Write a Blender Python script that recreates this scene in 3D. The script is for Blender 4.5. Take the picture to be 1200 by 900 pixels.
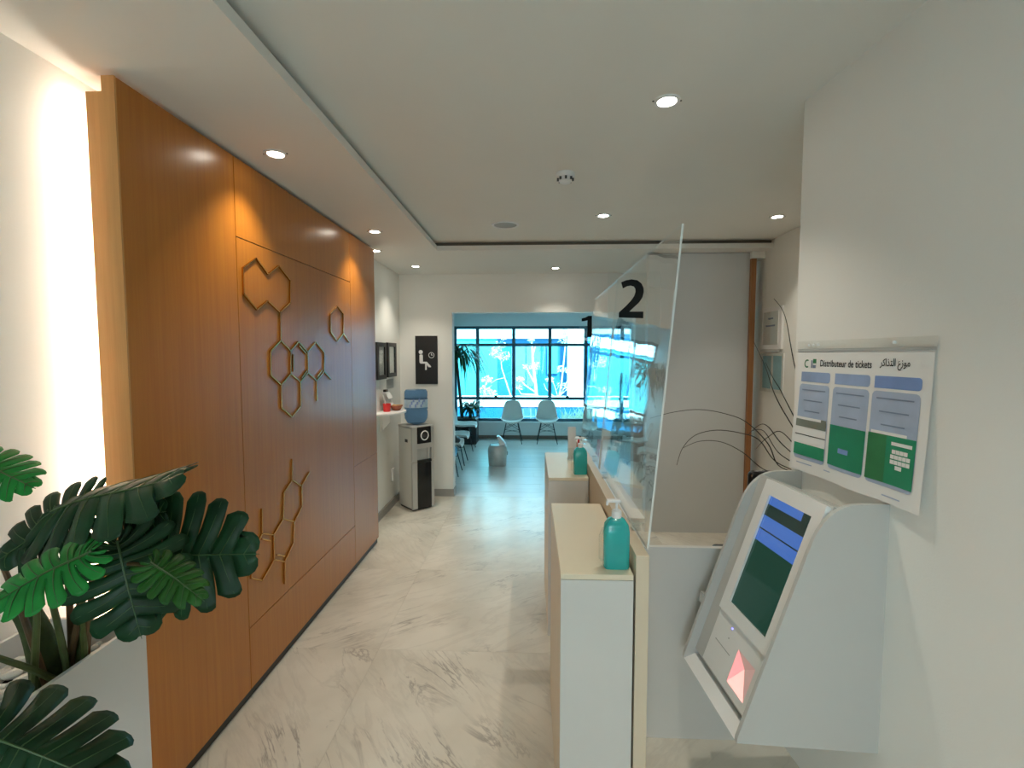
import bpy, bmesh, math, random
from mathutils import Vector, Matrix, Euler, noise
for o in list(bpy.data.objects):
    bpy.data.objects.remove(o)
scene = bpy.context.scene
COL = scene.collection
R = math.radians
random.seed(4)

# ------------------------------------------------------------------ camera
cam_d = bpy.data.cameras.new('camera')
cam_d.sensor_width = 36.0
cam_d.lens = 560.0 / 1200.0 * 36.0
cam_d.clip_start = 0.02
cam_d.clip_end = 200
cam = bpy.data.objects.new('camera', cam_d)
cam.location = (0, 0, 1.75)
cam.rotation_euler = (R(90 - 3.5), 0, R(2.25))
COL.objects.link(cam)
scene.camera = cam

# ------------------------------------------------------------------ world, sun, exposure
world = bpy.data.worlds.new('world')
scene.world = world
world.use_nodes = True
wb = world.node_tree.nodes['Background']
wb.inputs[0].default_value = (0.86, 0.94, 1.0, 1)
wb.inputs[1].default_value = 5.6


def add_light(name, kind, loc, rot, energy, color, **kw):
    d = bpy.data.lights.new(name, kind)
    d.energy = energy
    d.color = color
    for k, v in kw.items():
        setattr(d, k, v)
    o = bpy.data.objects.new(name, d)
    o.location = loc
    o.rotation_euler = rot
    COL.objects.link(o)
    return o


sun = add_light('sun', 'SUN', (3, -4, 12), (0, 0, 0), 22.0, (1.0, 0.96, 0.9), angle=R(0.6))
sun.rotation_euler = Vector((-0.42, 0.62, -0.9)).to_track_quat('-Z', 'Y').to_euler()
# daylight portals: the far window and the added entrance behind the camera
win_port = add_light('window_daylight', 'AREA', (0.2, 10.15, 1.4), (R(-90), 0, 0), 1.0, (1, 1, 1),
                     shape='RECTANGLE', size=3.9, size_y=2.1)
win_port.data.cycles.is_portal = True
ent_port = add_light('entrance_daylight', 'AREA', (-0.225, -2.29, 1.15), (R(90), 0, 0), 1.0, (1, 1, 1),
                     shape='RECTANGLE', size=1.45, size_y=2.3)
ent_port.data.cycles.is_portal = True

vs = scene.view_settings
vs.view_transform = 'Standard'
vs.look = 'None'
vs.exposure = 0.20
vs.gamma = 1.0
vs.use_curve_mapping = False
cy = scene.cycles
cy.max_bounces = 14
cy.diffuse_bounces = 6
cy.glossy_bounces = 6
cy.transmission_bounces = 8
cy.transparent_max_bounces = 24
cy.caustics_reflective = False
cy.caustics_refractive = False
cy.sample_clamp_indirect = 6.0


# ------------------------------------------------------------------ material helpers
def new_mat(name):
    m = bpy.data.materials.new(name)
    m.use_nodes = True
    nt = m.node_tree
    b = nt.nodes['Principled BSDF']
    return m, nt, b


def setin(b, **kw):
    names = {'rough': 'Roughness', 'metal': 'Metallic', 'coat': 'Coat Weight', 'trans': 'Transmission Weight',
             'ior': 'IOR', 'spec': 'Specular IOR Level', 'sss': 'Subsurface Weight', 'coatr': 'Coat Roughness',
             'emit': 'Emission Strength'}
    for k, v in kw.items():
        b.inputs[names[k]].default_value = v


def c4(c):
    return (c[0], c[1], c[2], 1)


def plain(name, col, rough=0.5, var=0.05, scale=6.0, bump=0.0, bscale=60.0, **kw):
    """procedural: colour with a little noise variation and optional fine relief"""
    m, nt, b = new_mat(name)
    tc = nt.nodes.new('ShaderNodeTexCoord')
    nz = nt.nodes.new('ShaderNodeTexNoise')
    nz.inputs['Scale'].default_value = scale
    nz.inputs['Detail'].default_value = 4
    nt.links.new(tc.outputs['Object'], nz.inputs['Vector'])
    rp = nt.nodes.new('ShaderNodeValToRGB')
    rp.color_ramp.elements[0].position = 0.3
    rp.color_ramp.elements[1].position = 0.7
    rp.color_ramp.elements[0].color = c4([x * (1 - var) for x in col])
    rp.color_ramp.elements[1].color = c4([min(1, x * (1 + var)) for x in col])
    nt.links.new(nz.outputs['Fac'], rp.inputs['Fac'])
    nt.links.new(rp.outputs['Color'], b.inputs['Base Color'])
    setin(b, rough=rough, **kw)
    if bump:
        n2 = nt.nodes.new('ShaderNodeTexNoise')
        n2.inputs['Scale'].default_value = bscale
        nt.links.new(tc.outputs['Object'], n2.inputs['Vector'])
        bp = nt.nodes.new('ShaderNodeBump')
        bp.inputs['Strength'].default_value = bump
        bp.inputs['Distance'].default_value = 0.01
        nt.links.new(n2.outputs['Fac'], bp.inputs['Height'])
        nt.links.new(bp.outputs['Normal'], b.inputs['Normal'])
    return m


def emitter(name, col, strength):
    m, nt, b = new_mat(name)
    b.inputs['Base Color'].default_value = (0.8, 0.8, 0.8, 1)
    b.inputs['Emission Color'].default_value = c4(col)
    b.inputs['Emission Strength'].default_value = strength
    return m


def wood_mat(name, c1, c2, rough=0.3, axis=2, scale=9.0, coat=0.15):
    m, nt, b = new_mat(name)
    tc = nt.nodes.new('ShaderNodeTexCoord')
    mp = nt.nodes.new('ShaderNodeMapping')
    s = [scale * 5, scale * 5, scale * 5]
    s[axis] = scale * 0.16
    mp.inputs['Scale'].default_value = s
    nt.links.new(tc.outputs['Object'], mp.inputs['Vector'])
    nz = nt.nodes.new('ShaderNodeTexNoise')
    nz.inputs['Scale'].default_value = 1.0
    nz.inputs['Detail'].default_value = 7
    nz.inputs['Roughness'].default_value = 0.65
    nz.inputs['Distortion'].default_value = 0.25
    nt.links.new(mp.outputs['Vector'], nz.inputs['Vector'])
    rp = nt.nodes.new('ShaderNodeValToRGB')
    rp.color_ramp.elements[0].position = 0.3
    rp.color_ramp.elements[1].position = 0.72
    rp.color_ramp.elements[0].color = c4(c1)
    rp.color_ramp.elements[1].color = c4(c2)
    nt.links.new(nz.outputs['Fac'], rp.inputs['Fac'])
    nt.links.new(rp.outputs['Color'], b.inputs['Base Color'])
    setin(b, rough=rough, coat=coat, coatr=0.25)
    bp = nt.nodes.new('ShaderNodeBump')
    bp.inputs['Strength'].default_value = 0.06
    bp.inputs['Distance'].default_value = 0.004
    nt.links.new(nz.outputs['Fac'], bp.inputs['Height'])
    nt.links.new(bp.outputs['Normal'], b.inputs['Normal'])
    return m


def marble_mat(name):
    m, nt, b = new_mat(name)
    N, L = nt.nodes, nt.links
    tc = N.new('ShaderNodeTexCoord')
    oi = N.new('ShaderNodeObjectInfo')
    # each tile is cut from another place of the block, turned one way or the other
    mul = N.new('ShaderNodeVectorMath'); mul.operation = 'SCALE'
    mul.inputs[0].default_value = (37.0, 53.0, 11.0)
    L.new(oi.outputs['Random'], mul.inputs['Scale'])
    st = N.new('ShaderNodeMath'); st.operation = 'GREATER_THAN'; st.inputs[1].default_value = 0.62
    L.new(oi.outputs['Random'], st.inputs[0])
    an = N.new('ShaderNodeMath'); an.operation = 'MULTIPLY_ADD'
    an.inputs[1].default_value = 1.5; an.inputs[2].default_value = -0.62
    L.new(st.outputs[0], an.inputs[0])
    rot = N.new('ShaderNodeVectorRotate'); rot.rotation_type = 'Z_AXIS'
    L.new(tc.outputs['Object'], rot.inputs['Vector'])
    L.new(an.outputs[0], rot.inputs['Angle'])
    add = N.new('ShaderNodeVectorMath'); add.operation = 'ADD'
    L.new(rot.outputs[0], add.inputs[0]); L.new(mul.outputs[0], add.inputs[1])

    def veins(scl, width, seed, det):
        mp = N.new('ShaderNodeMapping')
        mp.inputs['Scale'].default_value = scl
        mp.inputs['Location'].default_value = (seed, seed * 2, 0)
        L.new(add.outputs[0], mp.inputs['Vector'])
        nz = N.new('ShaderNodeTexNoise')
        nz.inputs['Scale'].default_value = 1.0
        nz.inputs['Detail'].default_value = det
        nz.inputs['Roughness'].default_value = 0.62
        nz.inputs['Distortion'].default_value = 0.7
        L.new(mp.outputs[0], nz.inputs['Vector'])
        sb = N.new('ShaderNodeMath'); sb.operation = 'SUBTRACT'; sb.inputs[1].default_value = 0.5
        L.new(nz.outputs['Fac'], sb.inputs[0])
        ab = N.new('ShaderNodeMath'); ab.operation = 'ABSOLUTE'
        L.new(sb.outputs[0], ab.inputs[0])
        mr = N.new('ShaderNodeMapRange')
        mr.inputs['From Min'].default_value = 0.0; mr.inputs['From Max'].default_value = width
        mr.inputs['To Min'].default_value = 1.0; mr.inputs['To Max'].default_value = 0.0
        L.new(ab.outputs[0], mr.inputs['Value'])
        return mr.outputs[0]
    v1 = veins((0.9, 4.2, 1), 0.022, 0.0, 6)
    v2 = veins((1.6, 7.0, 1), 0.05, 7.3, 5)
    mk = N.new('ShaderNodeTexNoise'); mk.inputs['Scale'].default_value = 2.6; mk.inputs['Detail'].default_value = 3
    L.new(add.outputs[0], mk.inputs['Vector'])
    mr = N.new('ShaderNodeMapRange')
    mr.inputs['From Min'].default_value = 0.45; mr.inputs['From Max'].default_value = 0.68
    L.new(mk.outputs['Fac'], mr.inputs['Value'])
    a1 = N.new('ShaderNodeMath'); a1.operation = 'MULTIPLY'
    L.new(v1, a1.inputs[0]); L.new(mr.outputs[0], a1.inputs[1])
    a2 = N.new('ShaderNodeMath'); a2.operation = 'MULTIPLY'; a2.inputs[1].default_value = 0.16
    L.new(v2, a2.inputs[0])
    mx = N.new('ShaderNodeMath'); mx.operation = 'MAXIMUM'
    L.new(a1.outputs[0], mx.inputs[0]); L.new(a2.outputs[0], mx.inputs[1])
    cl = N.new('ShaderNodeTexNoise'); cl.inputs['Scale'].default_value = 1.8; cl.inputs['Detail'].default_value = 6
    L.new(add.outputs[0], cl.inputs['Vector'])
    rp = N.new('ShaderNodeValToRGB')
    rp.color_ramp.elements[0].position = 0.32; rp.color_ramp.elements[0].color = (0.61, 0.57, 0.48, 1)
    rp.color_ramp.elements[1].position = 0.62; rp.color_ramp.elements[1].color = (0.76, 0.72, 0.63, 1)
    L.new(cl.outputs['Fac'], rp.inputs['Fac'])
    mixc = N.new('ShaderNodeMix'); mixc.data_type = 'RGBA'
    L.new(mx.outputs[0], mixc.inputs['Factor'])
    L.new(rp.outputs['Color'], mixc.inputs['A'])
    mixc.inputs['B'].default_value = (0.37, 0.34, 0.30, 1)
    L.new(mixc.outputs['Result'], b.inputs['Base Color'])
    setin(b, rough=0.22, spec=0.45)
    return m


def pane_mat(name, tint, ior=1.5, gain=1.0, wave=0.0, wscale=4.0, rough=0.0):
    """thin clear sheet: what lies behind, tinted, plus the Fresnel reflection of its surface"""
    m = bpy.data.materials.new(name)
    m.use_nodes = True
    nt = m.node_tree
    N, L = nt.nodes, nt.links
    N.remove(N['Principled BSDF'])
    out = N['Material Output']
    tr = N.new('ShaderNodeBsdfTransparent'); tr.inputs[0].default_value = c4(tint)
    gl = N.new('ShaderNodeBsdfGlossy'); gl.inputs['Roughness'].default_value = rough
    gl.inputs['Color'].default_value = (1, 1, 1, 1)
    geo = N.new('ShaderNodeNewGeometry')
    io = N.new('ShaderNodeMapRange')
    io.inputs['To Min'].default_value = ior; io.inputs['To Max'].default_value = 1.0 / ior
    L.new(geo.outputs['Backfacing'], io.inputs['Value'])
    fr = N.new('ShaderNodeFresnel')
    L.new(io.outputs[0], fr.inputs['IOR'])
    mu = N.new('ShaderNodeMath'); mu.operation = 'MULTIPLY'; mu.inputs[1].default_value = gain; mu.use_clamp = True
    L.new(fr.outputs[0], mu.inputs[0])
    mx = N.new('ShaderNodeMixShader')
    L.new(mu.outputs[0], mx.inputs[0]); L.new(tr.outputs[0], mx.inputs[1]); L.new(gl.outputs[0], mx.inputs[2])
    L.new(mx.outputs[0], out.inputs[0])
    if wave:
        tc = N.new('ShaderNodeTexCoord')
        nz = N.new('ShaderNodeTexNoise'); nz.inputs['Scale'].default_value = wscale
        nz.inputs['Detail'].default_value = 1.5
        L.new(tc.outputs['Object'], nz.inputs['Vector'])
        bp = N.new('ShaderNodeBump'); bp.inputs['Strength'].default_value = wave
        bp.inputs['Distance'].default_value = 0.02
        L.new(nz.outputs['Fac'], bp.inputs['Height'])
        L.new(bp.outputs['Normal'], gl.inputs['Normal'])
    return m


M = {}
M['wall'] = plain('painted wall', (0.84, 0.84, 0.80), 0.65, 0.012, 2.0, bump=0.05, bscale=160)
M['ceil'] = plain('painted ceiling', (0.80, 0.79, 0.745), 0.8, 0.012, 2.0)
M['soffit'] = plain('soffit paint', (0.79, 0.78, 0.74), 0.7, 0.01, 2.0)
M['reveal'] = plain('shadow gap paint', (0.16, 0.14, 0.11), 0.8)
M['grey_wall'] = plain('grey partition paint', (0.62, 0.64, 0.64), 0.6, 0.015, 1.5)
M['wall_way'] = plain('waiting room paint', (0.80, 0.81, 0.81), 0.65, 0.01)
M['marble'] = marble_mat('veined marble')
M['grout'] = plain('joint grout', (0.52, 0.48, 0.41), 0.7)
M['plank'] = wood_mat('bleached plank', (0.52, 0.48, 0.44), (0.70, 0.67, 0.63), 0.28, axis=0, scale=5, coat=0.2)
M['plank_b'] = wood_mat('bleached plank light', (0.58, 0.54, 0.50), (0.74, 0.71, 0.67), 0.28, axis=0, scale=5, coat=0.2)
M['skirt'] = plain('grey skirting', (0.33, 0.32, 0.30), 0.5)
M['skirt_wood'] = plain('brown skirting', (0.20, 0.15, 0.12), 0.5)
M['oak'] = wood_mat('oak veneer', (0.40, 0.130, 0.012), (0.48, 0.180, 0.020), 0.29, axis=2)
M['oak_core'] = wood_mat('oak lipping', (0.50, 0.25, 0.075), (0.62, 0.33, 0.11), 0.42, axis=2, coat=0.0)
M['trim_wood'] = wood_mat('reddish door trim', (0.30, 0.12, 0.04), (0.42, 0.19, 0.07), 0.4, axis=2)
M['black'] = plain('black plastic', (0.012, 0.012, 0.012), 0.35)
M['gloss_black'] = plain('gloss black', (0.006, 0.007, 0.008), 0.18)
M['dark'] = plain('dark grey', (0.05, 0.05, 0.05), 0.6)
M['gold'] = plain('polished brass', (0.62, 0.34, 0.10), 0.17, 0.04, metal=1.0)
M['white'] = plain('white lacquer', (0.85, 0.86, 0.85), 0.35, 0.01)
M['white_p'] = plain('white plastic', (0.82, 0.82, 0.81), 0.3, 0.01)
M['kiosk'] = plain('shaded white powder coat', (0.56, 0.57, 0.55), 0.42, 0.01, bump=0.02, bscale=300)  # white casing darkened so the bezel looks better lit from above
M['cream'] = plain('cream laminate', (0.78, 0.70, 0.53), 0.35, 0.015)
M['tan'] = plain('shaded cream laminate', (0.70, 0.60, 0.45), 0.4, 0.015)  # same cream laminate, shade of the sides put into a darker colour
M['grey_lam'] = plain('pale grey laminate', (0.66, 0.66, 0.63), 0.4, 0.015)
M['acrylic'] = pane_mat('clear acrylic', (0.985, 0.99, 0.985), 1.5, 1.0, wave=0.16, wscale=3.6)
M['acrylic_edge'] = plain('acrylic cut edge', (0.74, 0.77, 0.74), 0.3)
M['glass'] = pane_mat('blue tinted glass', (0.62, 0.92, 0.99), 1.5, 1.0)
M['grey_glass'] = pane_mat('grey tinted glass', (0.97, 0.975, 0.97), 1.5, 1.0)
M['clear'] = pane_mat('clear plastic', (0.95, 0.96, 0.95), 1.45, 1.2, rough=0.08)
M['frame'] = plain('window frame paint', (0.035, 0.12, 0.17), 0.45)
M['steel'] = plain('brushed steel', (0.56, 0.56, 0.53), 0.42, 0.06, 20, metal=0.55)
M['silver'] = plain('silver plastic', (0.52, 0.52, 0.50), 0.38, 0.03, metal=0.35)
M['cooler'] = plain('cooler casing', (0.66, 0.65, 0.60), 0.4, 0.02)
M['blue_pc'] = plain('blue bottle plastic', (0.20, 0.42, 0.74), 0.14, 0.06, trans=0.75, ior=1.15)
M['blue_label'] = plain('bottle label', (0.50, 0.64, 0.76), 0.4, 0.2, 14)
M['teal'] = plain('teal hand gel', (0.02, 0.42, 0.41), 0.22, 0.06, 8, coat=0.4)
M['red'] = plain('red plastic', (0.70, 0.03, 0.03), 0.4)
M['bowl'] = plain('terracotta bowl', (0.33, 0.10, 0.05), 0.5, 0.1)
M['candy'] = plain('sweets', (0.45, 0.25, 0.08), 0.5, 0.3, 40)
M['paper'] = plain('paper', (0.84, 0.84, 0.82), 0.6, 0.01)
M['paper_grey'] = plain('grey print', (0.42, 0.44, 0.43), 0.6, 0.05)
M['ink'] = plain('ink', (0.008, 0.009, 0.009), 0.7, spec=0.15)
M['ink_soft'] = plain('faded ink', (0.22, 0.27, 0.38), 0.6)
M['pblue'] = plain('printed blue', (0.30, 0.40, 0.62), 0.45, 0.12, 9)
M['pblue_d'] = plain('printed deep blue', (0.20, 0.31, 0.60), 0.45, 0.08, 9)
M['cyan_reflection'] = plain('painted cyan reflection', (0.26, 0.56, 0.66), 0.45, 0.12, 9)  # blue window reflection put into the sheet colour
M['pblue_l'] = plain('printed pale blue', (0.40, 0.48, 0.63), 0.45, 0.08, 9)
M['pgreen'] = plain('printed green', (0.015, 0.26, 0.13), 0.4, 0.12, 7)
M['pgreen_d'] = plain('printed dark green', (0.03, 0.20, 0.075), 0.4, 0.2, 9)
M['pgrey'] = plain('printed grey', (0.20, 0.22, 0.18), 0.4)
M['leaf'] = plain('monstera leaf', (0.008, 0.042, 0.014), 0.42, 0.45, 9, spec=0.25)
M['leaf_b'] = plain('monstera leaf young', (0.022, 0.105, 0.014), 0.42, 0.4, 10, spec=0.25)
M['leaf_c'] = plain('monstera leaf bright', (0.014, 0.22, 0.034), 0.42, 0.35, 10, spec=0.25)
M['vein'] = plain('leaf vein', (0.05, 0.11, 0.03), 0.45)
M['stem'] = plain('leaf stalk', (0.07, 0.10, 0.025), 0.5, 0.3, 18)
M['stem_b'] = plain('brown leaf stalk', (0.10, 0.055, 0.02), 0.5, 0.3, 18)
M['trunk'] = plain('mossy trunk', (0.035, 0.06, 0.012), 0.7, 0.4, 20, bump=0.3, bscale=70)
M['pebble'] = plain('white pebble', (0.66, 0.65, 0.60), 0.6, 0.12, 12)
M['soil'] = plain('potting soil', (0.05, 0.045, 0.035), 0.9, 0.4, 40)
M['planter'] = plain('grey planter lacquer', (0.68, 0.69, 0.69), 0.4, 0.01)
M['dracaena'] = plain('dracaena leaf', (0.02, 0.10, 0.03), 0.4, 0.4, 12)
M['drac_d'] = plain('bushy plant leaf', (0.015, 0.09, 0.03), 0.4, 0.4, 12)
M['wire'] = plain('dark wire', (0.03, 0.035, 0.04), 0.4, metal=0.6)
M['chair'] = plain('white chair shell', (0.74, 0.73, 0.69), 0.38, 0.01)
M['chair_blue'] = plain('blue chair shell', (0.10, 0.42, 0.66), 0.38, 0.02)
M['stalk'] = plain('dry dark stalk', (0.035, 0.04, 0.035), 0.6)
M['lens'] = emitter('lit lamp lens', (1.0, 0.93, 0.80), 30.0)
M['led'] = emitter('led strip', (1.0, 0.88, 0.72), 60.0)
M['slot_red'] = emitter('red lit slot face', (1.0, 0.09, 0.12), 1.0)  # slot faces glow in place of the LED light on them
M['slot_pink'] = emitter('pink lit slot face', (1.0, 0.34, 0.30), 1.0)
M['slot_dark'] = emitter('dim red slot', (0.5, 0.01, 0.02), 0.28)
M['led_blue'] = emitter('blue indicator', (0.12, 0.12, 1.0), 2.0)
M['scr_green'] = emitter('screen green', (0.004, 0.055, 0.036), 0.55)
M['scr_blue'] = emitter('screen blue', (0.06, 0.16, 0.52), 0.75)
M['scr_dark'] = emitter('screen dark band', (0.010, 0.03, 0.024), 0.6)
for k in ('scr_green', 'scr_blue', 'scr_dark'):
    M[k].node_tree.nodes['Principled BSDF'].inputs['Base Color'].default_value = (0.012, 0.02, 0.018, 1)
    M[k].node_tree.nodes['Principled BSDF'].inputs['Roughness'].default_value = 0.12
M['facade'] = plain('blue outdoor render', (0.003, 0.125, 0.265), 0.7, 0.06, 0.8)
M['facade_l'] = plain('pale outdoor render', (0.05, 0.32, 0.36), 0.7, 0.05, 0.8)
M['out_white'] = plain('white outdoor render', (0.86, 0.86, 0.84), 0.7, 0.03, 2)
M['out_ground'] = plain('outdoor paving', (0.02, 0.19, 0.27), 0.8, 0.10, 1.5)
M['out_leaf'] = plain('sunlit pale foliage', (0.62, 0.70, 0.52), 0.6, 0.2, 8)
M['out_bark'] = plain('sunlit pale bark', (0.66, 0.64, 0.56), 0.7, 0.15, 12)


# ------------------------------------------------------------------ object helpers
def tag(o, label=None, cat=None, group=None, kind=None):
    if label: o['label'] = label
    if cat: o['category'] = cat
    if group: o['group'] = group
    if kind: o['kind'] = kind
    return o


def empty(name, loc, label, cat, group=None, rz=0.0):
    o = bpy.data.objects.new(name, None)
    o.empty_display_size = 0.1
    o.location = loc
    o.rotation_euler = (0, 0, rz)
    COL.objects.link(o)
    return tag(o, label, cat, group)


class MB:
    """collects shapes; build() links them as one mesh object"""

    def __init__(self):
        self.bm = bmesh.new()

    def face(self, vs, mi=0):
        try:
            f = self.bm.faces.new(vs)
            f.material_index = mi
            return f
        except ValueError:
            return None

    def poly(self, pts, mi=0):
        return self.face([self.bm.verts.new(p) for p in pts], mi)

    def box(self, x0, x1, y0, y1, z0, z1, mi=0, bev=0.0, seg=1):
        b = self.bm
        v = [b.verts.new((x, y, z)) for x in (x0, x1) for y in (y0, y1) for z in (z0, z1)]
        fs = []
        for q in ((0, 1, 3, 2), (4, 6, 7, 5), (0, 4, 5, 1), (2, 3, 7, 6), (0, 2, 6, 4), (1, 5, 7, 3)):
            fs.append(self.face([v[i] for i in q], mi))
        if bev:
            es = list({e for f in fs for e in f.edges})
            bmesh.ops.bevel(b, geom=es, offset=bev, segments=seg, affect='EDGES', profile=0.5)
        return self

    def prism(self, pts, d, mi=0, cap=True, mi_side=None):
        """pts: 3d outline; d: extrusion vector"""
        b = self.bm
        d = Vector(d)
        a = [b.verts.new(p) for p in pts]
        c = [b.verts.new(Vector(p) + d) for p in pts]
        n = len(a)
        if cap:
            self.face(list(reversed(a)), mi)
            self.face(c, mi)
        for i in range(n):
            self.face([a[i], a[(i + 1) % n], c[(i + 1) % n], c[i]], mi if mi_side is None else mi_side)
        return self

    def tube(self, pts, rad, seg=8, mi=0, caps=True):
        b = self.bm
        pts = [Vector(p) for p in pts]
        n = len(pts)
        rads = rad if isinstance(rad, (list, tuple)) else [rad] * n
        prev = None
        rings = []
        up = Vector((0, 0, 1))
        for i, p in enumerate(pts):
            t = (pts[min(i + 1, n - 1)] - pts[max(i - 1, 0)])
            if t.length < 1e-9: t = up.copy()
            t.normalize()
            if prev is None:
                ref = up if abs(t.dot(up)) < 0.95 else Vector((1, 0, 0))
                u = t.cross(ref).normalized()
            else:
                u = (prev - t * prev.dot(t))
                if u.length < 1e-6: u = t.orthogonal()
                u.normalize()
            prev = u
            w = t.cross(u)
            rings.append([b.verts.new(p + (u * math.cos(2 * math.pi * k / seg) + w * math.sin(2 * math.pi * k / seg)) * rads[i]) for k in range(seg)])
        for i in range(n - 1):
            for k in range(seg):
                self.face([rings[i][k], rings[i][(k + 1) % seg], rings[i + 1][(k + 1) % seg], rings[i + 1][k]], mi)
        if caps:
            self.face(list(reversed(rings[0])), mi)
            self.face(rings[-1], mi)
        return self

    def lathe(self, prof, c=(0, 0, 0), seg=24, mi=0, sx=1.0, sy=1.0, M4=None):
        b = self.bm
        rings = []
        for r, z in prof:
            if r < 1e-6:
                rings.append([b.verts.new((c[0], c[1], c[2] + z))])
            else:
                rings.append([b.verts.new((c[0] + r * sx * math.cos(2 * math.pi * k / seg), c[1] + r * sy * math.sin(2 * math.pi * k / seg), c[2] + z)) for k in range(seg)])
        for i in range(len(rings) - 1):
            A, B = rings[i], rings[i + 1]
            for k in range(seg):
                k2 = (k + 1) % seg
                if len(A) == 1 and len(B) == 1: continue
                if len(A) == 1: self.face([A[0], B[k2], B[k]], mi)
                elif len(B) == 1: self.face([A[k], A[k2], B[0]], mi)
                else: self.face([A[k], A[k2], B[k2], B[k]], mi)
        return self

    def ball(self, c, r, seg=12, rings=8, mi=0, scale=(1, 1, 1)):
        prof = [(r * math.sin(math.pi * i / rings) * 1.0, -r * math.cos(math.pi * i / rings) * scale[2]) for i in range(rings + 1)]
        prof[0] = (0, prof[0][1]); prof[-1] = (0, prof[-1][1])
        return self.lathe(prof, c, seg, mi, scale[0], scale[1])

    def grid(self, fn, nu, nv, mi=0):
        b = self.bm
        g = [[b.verts.new(fn(i / nu, j / nv)) for j in range(nv + 1)] for i in range(nu + 1)]
        for i in range(nu):
            for j in range(nv):
                self.face([g[i][j], g[i + 1][j], g[i + 1][j + 1], g[i][j + 1]], mi)
        return self

    def build(self, name, mats, parent=None, local=False, smooth=False, kind=None, label=None, recalc=True):
        b = self.bm
        if recalc:
            bmesh.ops.recalc_face_normals(b, faces=b.faces)
        if parent is not None and not local:
            r = parent
            while r.parent: r = r.parent
            off = -Vector(r.location)
            bmesh.ops.translate(b, verts=b.verts, vec=off)
        me = bpy.data.meshes.new(name)
        b.to_mesh(me)
        b.free()
        for m in (mats if isinstance(mats, (list, tuple)) else [mats]):
            me.materials.append(M[m] if isinstance(m, str) else m)
        if smooth:
            for p in me.polygons: p.use_smooth = True
            try:
                me.set_sharp_from_angle(angle=R(40))
            except Exception:
                pass
        o = bpy.data.objects.new(name, me)
        COL.objects.link(o)
        if parent is not None: o.parent = parent
        if kind: o['kind'] = kind
        if label: o['label'] = label
        return o


def bx(name, mat, x0, x1, y0, y1, z0, z1, parent=None, bev=0.0, seg=1, local=False, kind=None, label=None):
    m = MB()
    m.box(x0, x1, y0, y1, z0, z1, 0, bev, seg)
    return m.build(name, mat, parent, local, kind=kind, label=label, smooth=bool(bev and seg > 1))


def struct(name, mat, *a, **k):
    return bx(name, mat, *a, kind='structure', **k)


KIDS = {}


def copy_tree(o, parent=None):
    c = o.copy()
    COL.objects.link(c)
    c.parent = parent
    for ch in [x for x in o.children]:
        copy_tree(ch, c)
    return c


def origin_to_base(o):
    """give a single-mesh thing its origin at the base of its own geometry"""
    me = o.data
    xs = [v.co for v in me.vertices]
    lo = Vector((min(v.x for v in xs), min(v.y for v in xs), min(v.z for v in xs)))
    hi = Vector((max(v.x for v in xs), max(v.y for v in xs), max(v.z for v in xs)))
    c = Vector(((lo.x + hi.x) / 2, (lo.y + hi.y) / 2, lo.z))
    me.transform(Matrix.Translation(-c))
    o.location = c
    return o


# ------------------------------------------------------------------ the room
YB = 5.8        # front of the back wall with the opening
YW = 9.9        # window wall
ZL, ZH = 2.72, 2.80

fl = struct('floor', 'grout', -1.78, 2.6, -2.3, YB, -0.12, -0.004)
T = 1.06
tile0 = None
for i in range(-1, 4):
    for j in range(-2, 4):
        x0, y0 = -1.96 + T * (i + 0), 2.71 + T * (j - 1)
        x1, y1 = x0 + T, y0 + T
        if i == -1: continue
        cx0, cx1 = max(x0, -1.78), min(x1, 2.55)
        cy0, cy1 = max(y0, -2.3), min(y1, YB)
        if cx1 - cx0 < 0.05 or cy1 - cy0 < 0.05: continue
        m = MB()
        g = 0.0006
        m.box(cx0 + g - x0, cx1 - g - x0, cy0 + g - y0, cy1 - g - y0, -0.02, 0.0)
        t = m.build('marble_tile', 'marble', fl, local=True)
        t.location = (x0, y0, 0)
fw = struct('floor', 'grout', -1.78, 2.6, YB, YW + 0.05, -0.12, -0.004)
rows = int((YW - YB) / 0.195) + 1
rnd = random.Random(3)
plank_me = {}
for r in range(rows):
    y0 = YB + r * 0.195
    y1 = min(y0 + 0.195, YW)
    if y1 - y0 < 0.02: continue
    x = -1.75 - rnd.random() * 1.2
    while x < 2.55:
        a, b = max(x, -1.75), min(x + 1.25, 2.55)
        if b - a > 0.06:
            m = MB()
            m.box(a + 0.0012 - x, b - 0.0012 - x, 0.0012, y1 - y0 - 0.0012, -0.015, rnd.uniform(-0.0008, 0))
            p = m.build('plank', 'plank' if rnd.random() < 0.5 else 'plank_b', fw, local=True)
            p.location = (x, y0, 0)
        x += 1.25

# ceilings: raised field, lowered soffit on the left and across the far end, shadow gap between
struct('ceiling', 'ceil', -0.98, 2.6, -2.3, 4.6, ZH, ZH + 0.15)
sm = MB()
sm.prism([(-1.78, -2.3, ZL), (-0.875, -2.3, ZL), (-0.875, 4.49, ZL), (2.6, 4.49, ZL), (2.6, YB + 0.1, ZL), (-1.78, YB + 0.1, ZL)], (0, 0, 0.043))
sof = sm.build('ceiling', 'soffit', kind='structure')
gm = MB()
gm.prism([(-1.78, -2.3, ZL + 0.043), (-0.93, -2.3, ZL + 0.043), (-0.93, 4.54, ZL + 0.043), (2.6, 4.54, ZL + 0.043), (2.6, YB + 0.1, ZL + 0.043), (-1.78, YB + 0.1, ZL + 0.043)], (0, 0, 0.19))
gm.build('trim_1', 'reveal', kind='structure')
struct('ceiling', 'wall_way', -1.78, 2.6, YB + 0.1, YW + 0.15, 2.62, 2.8)

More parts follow.
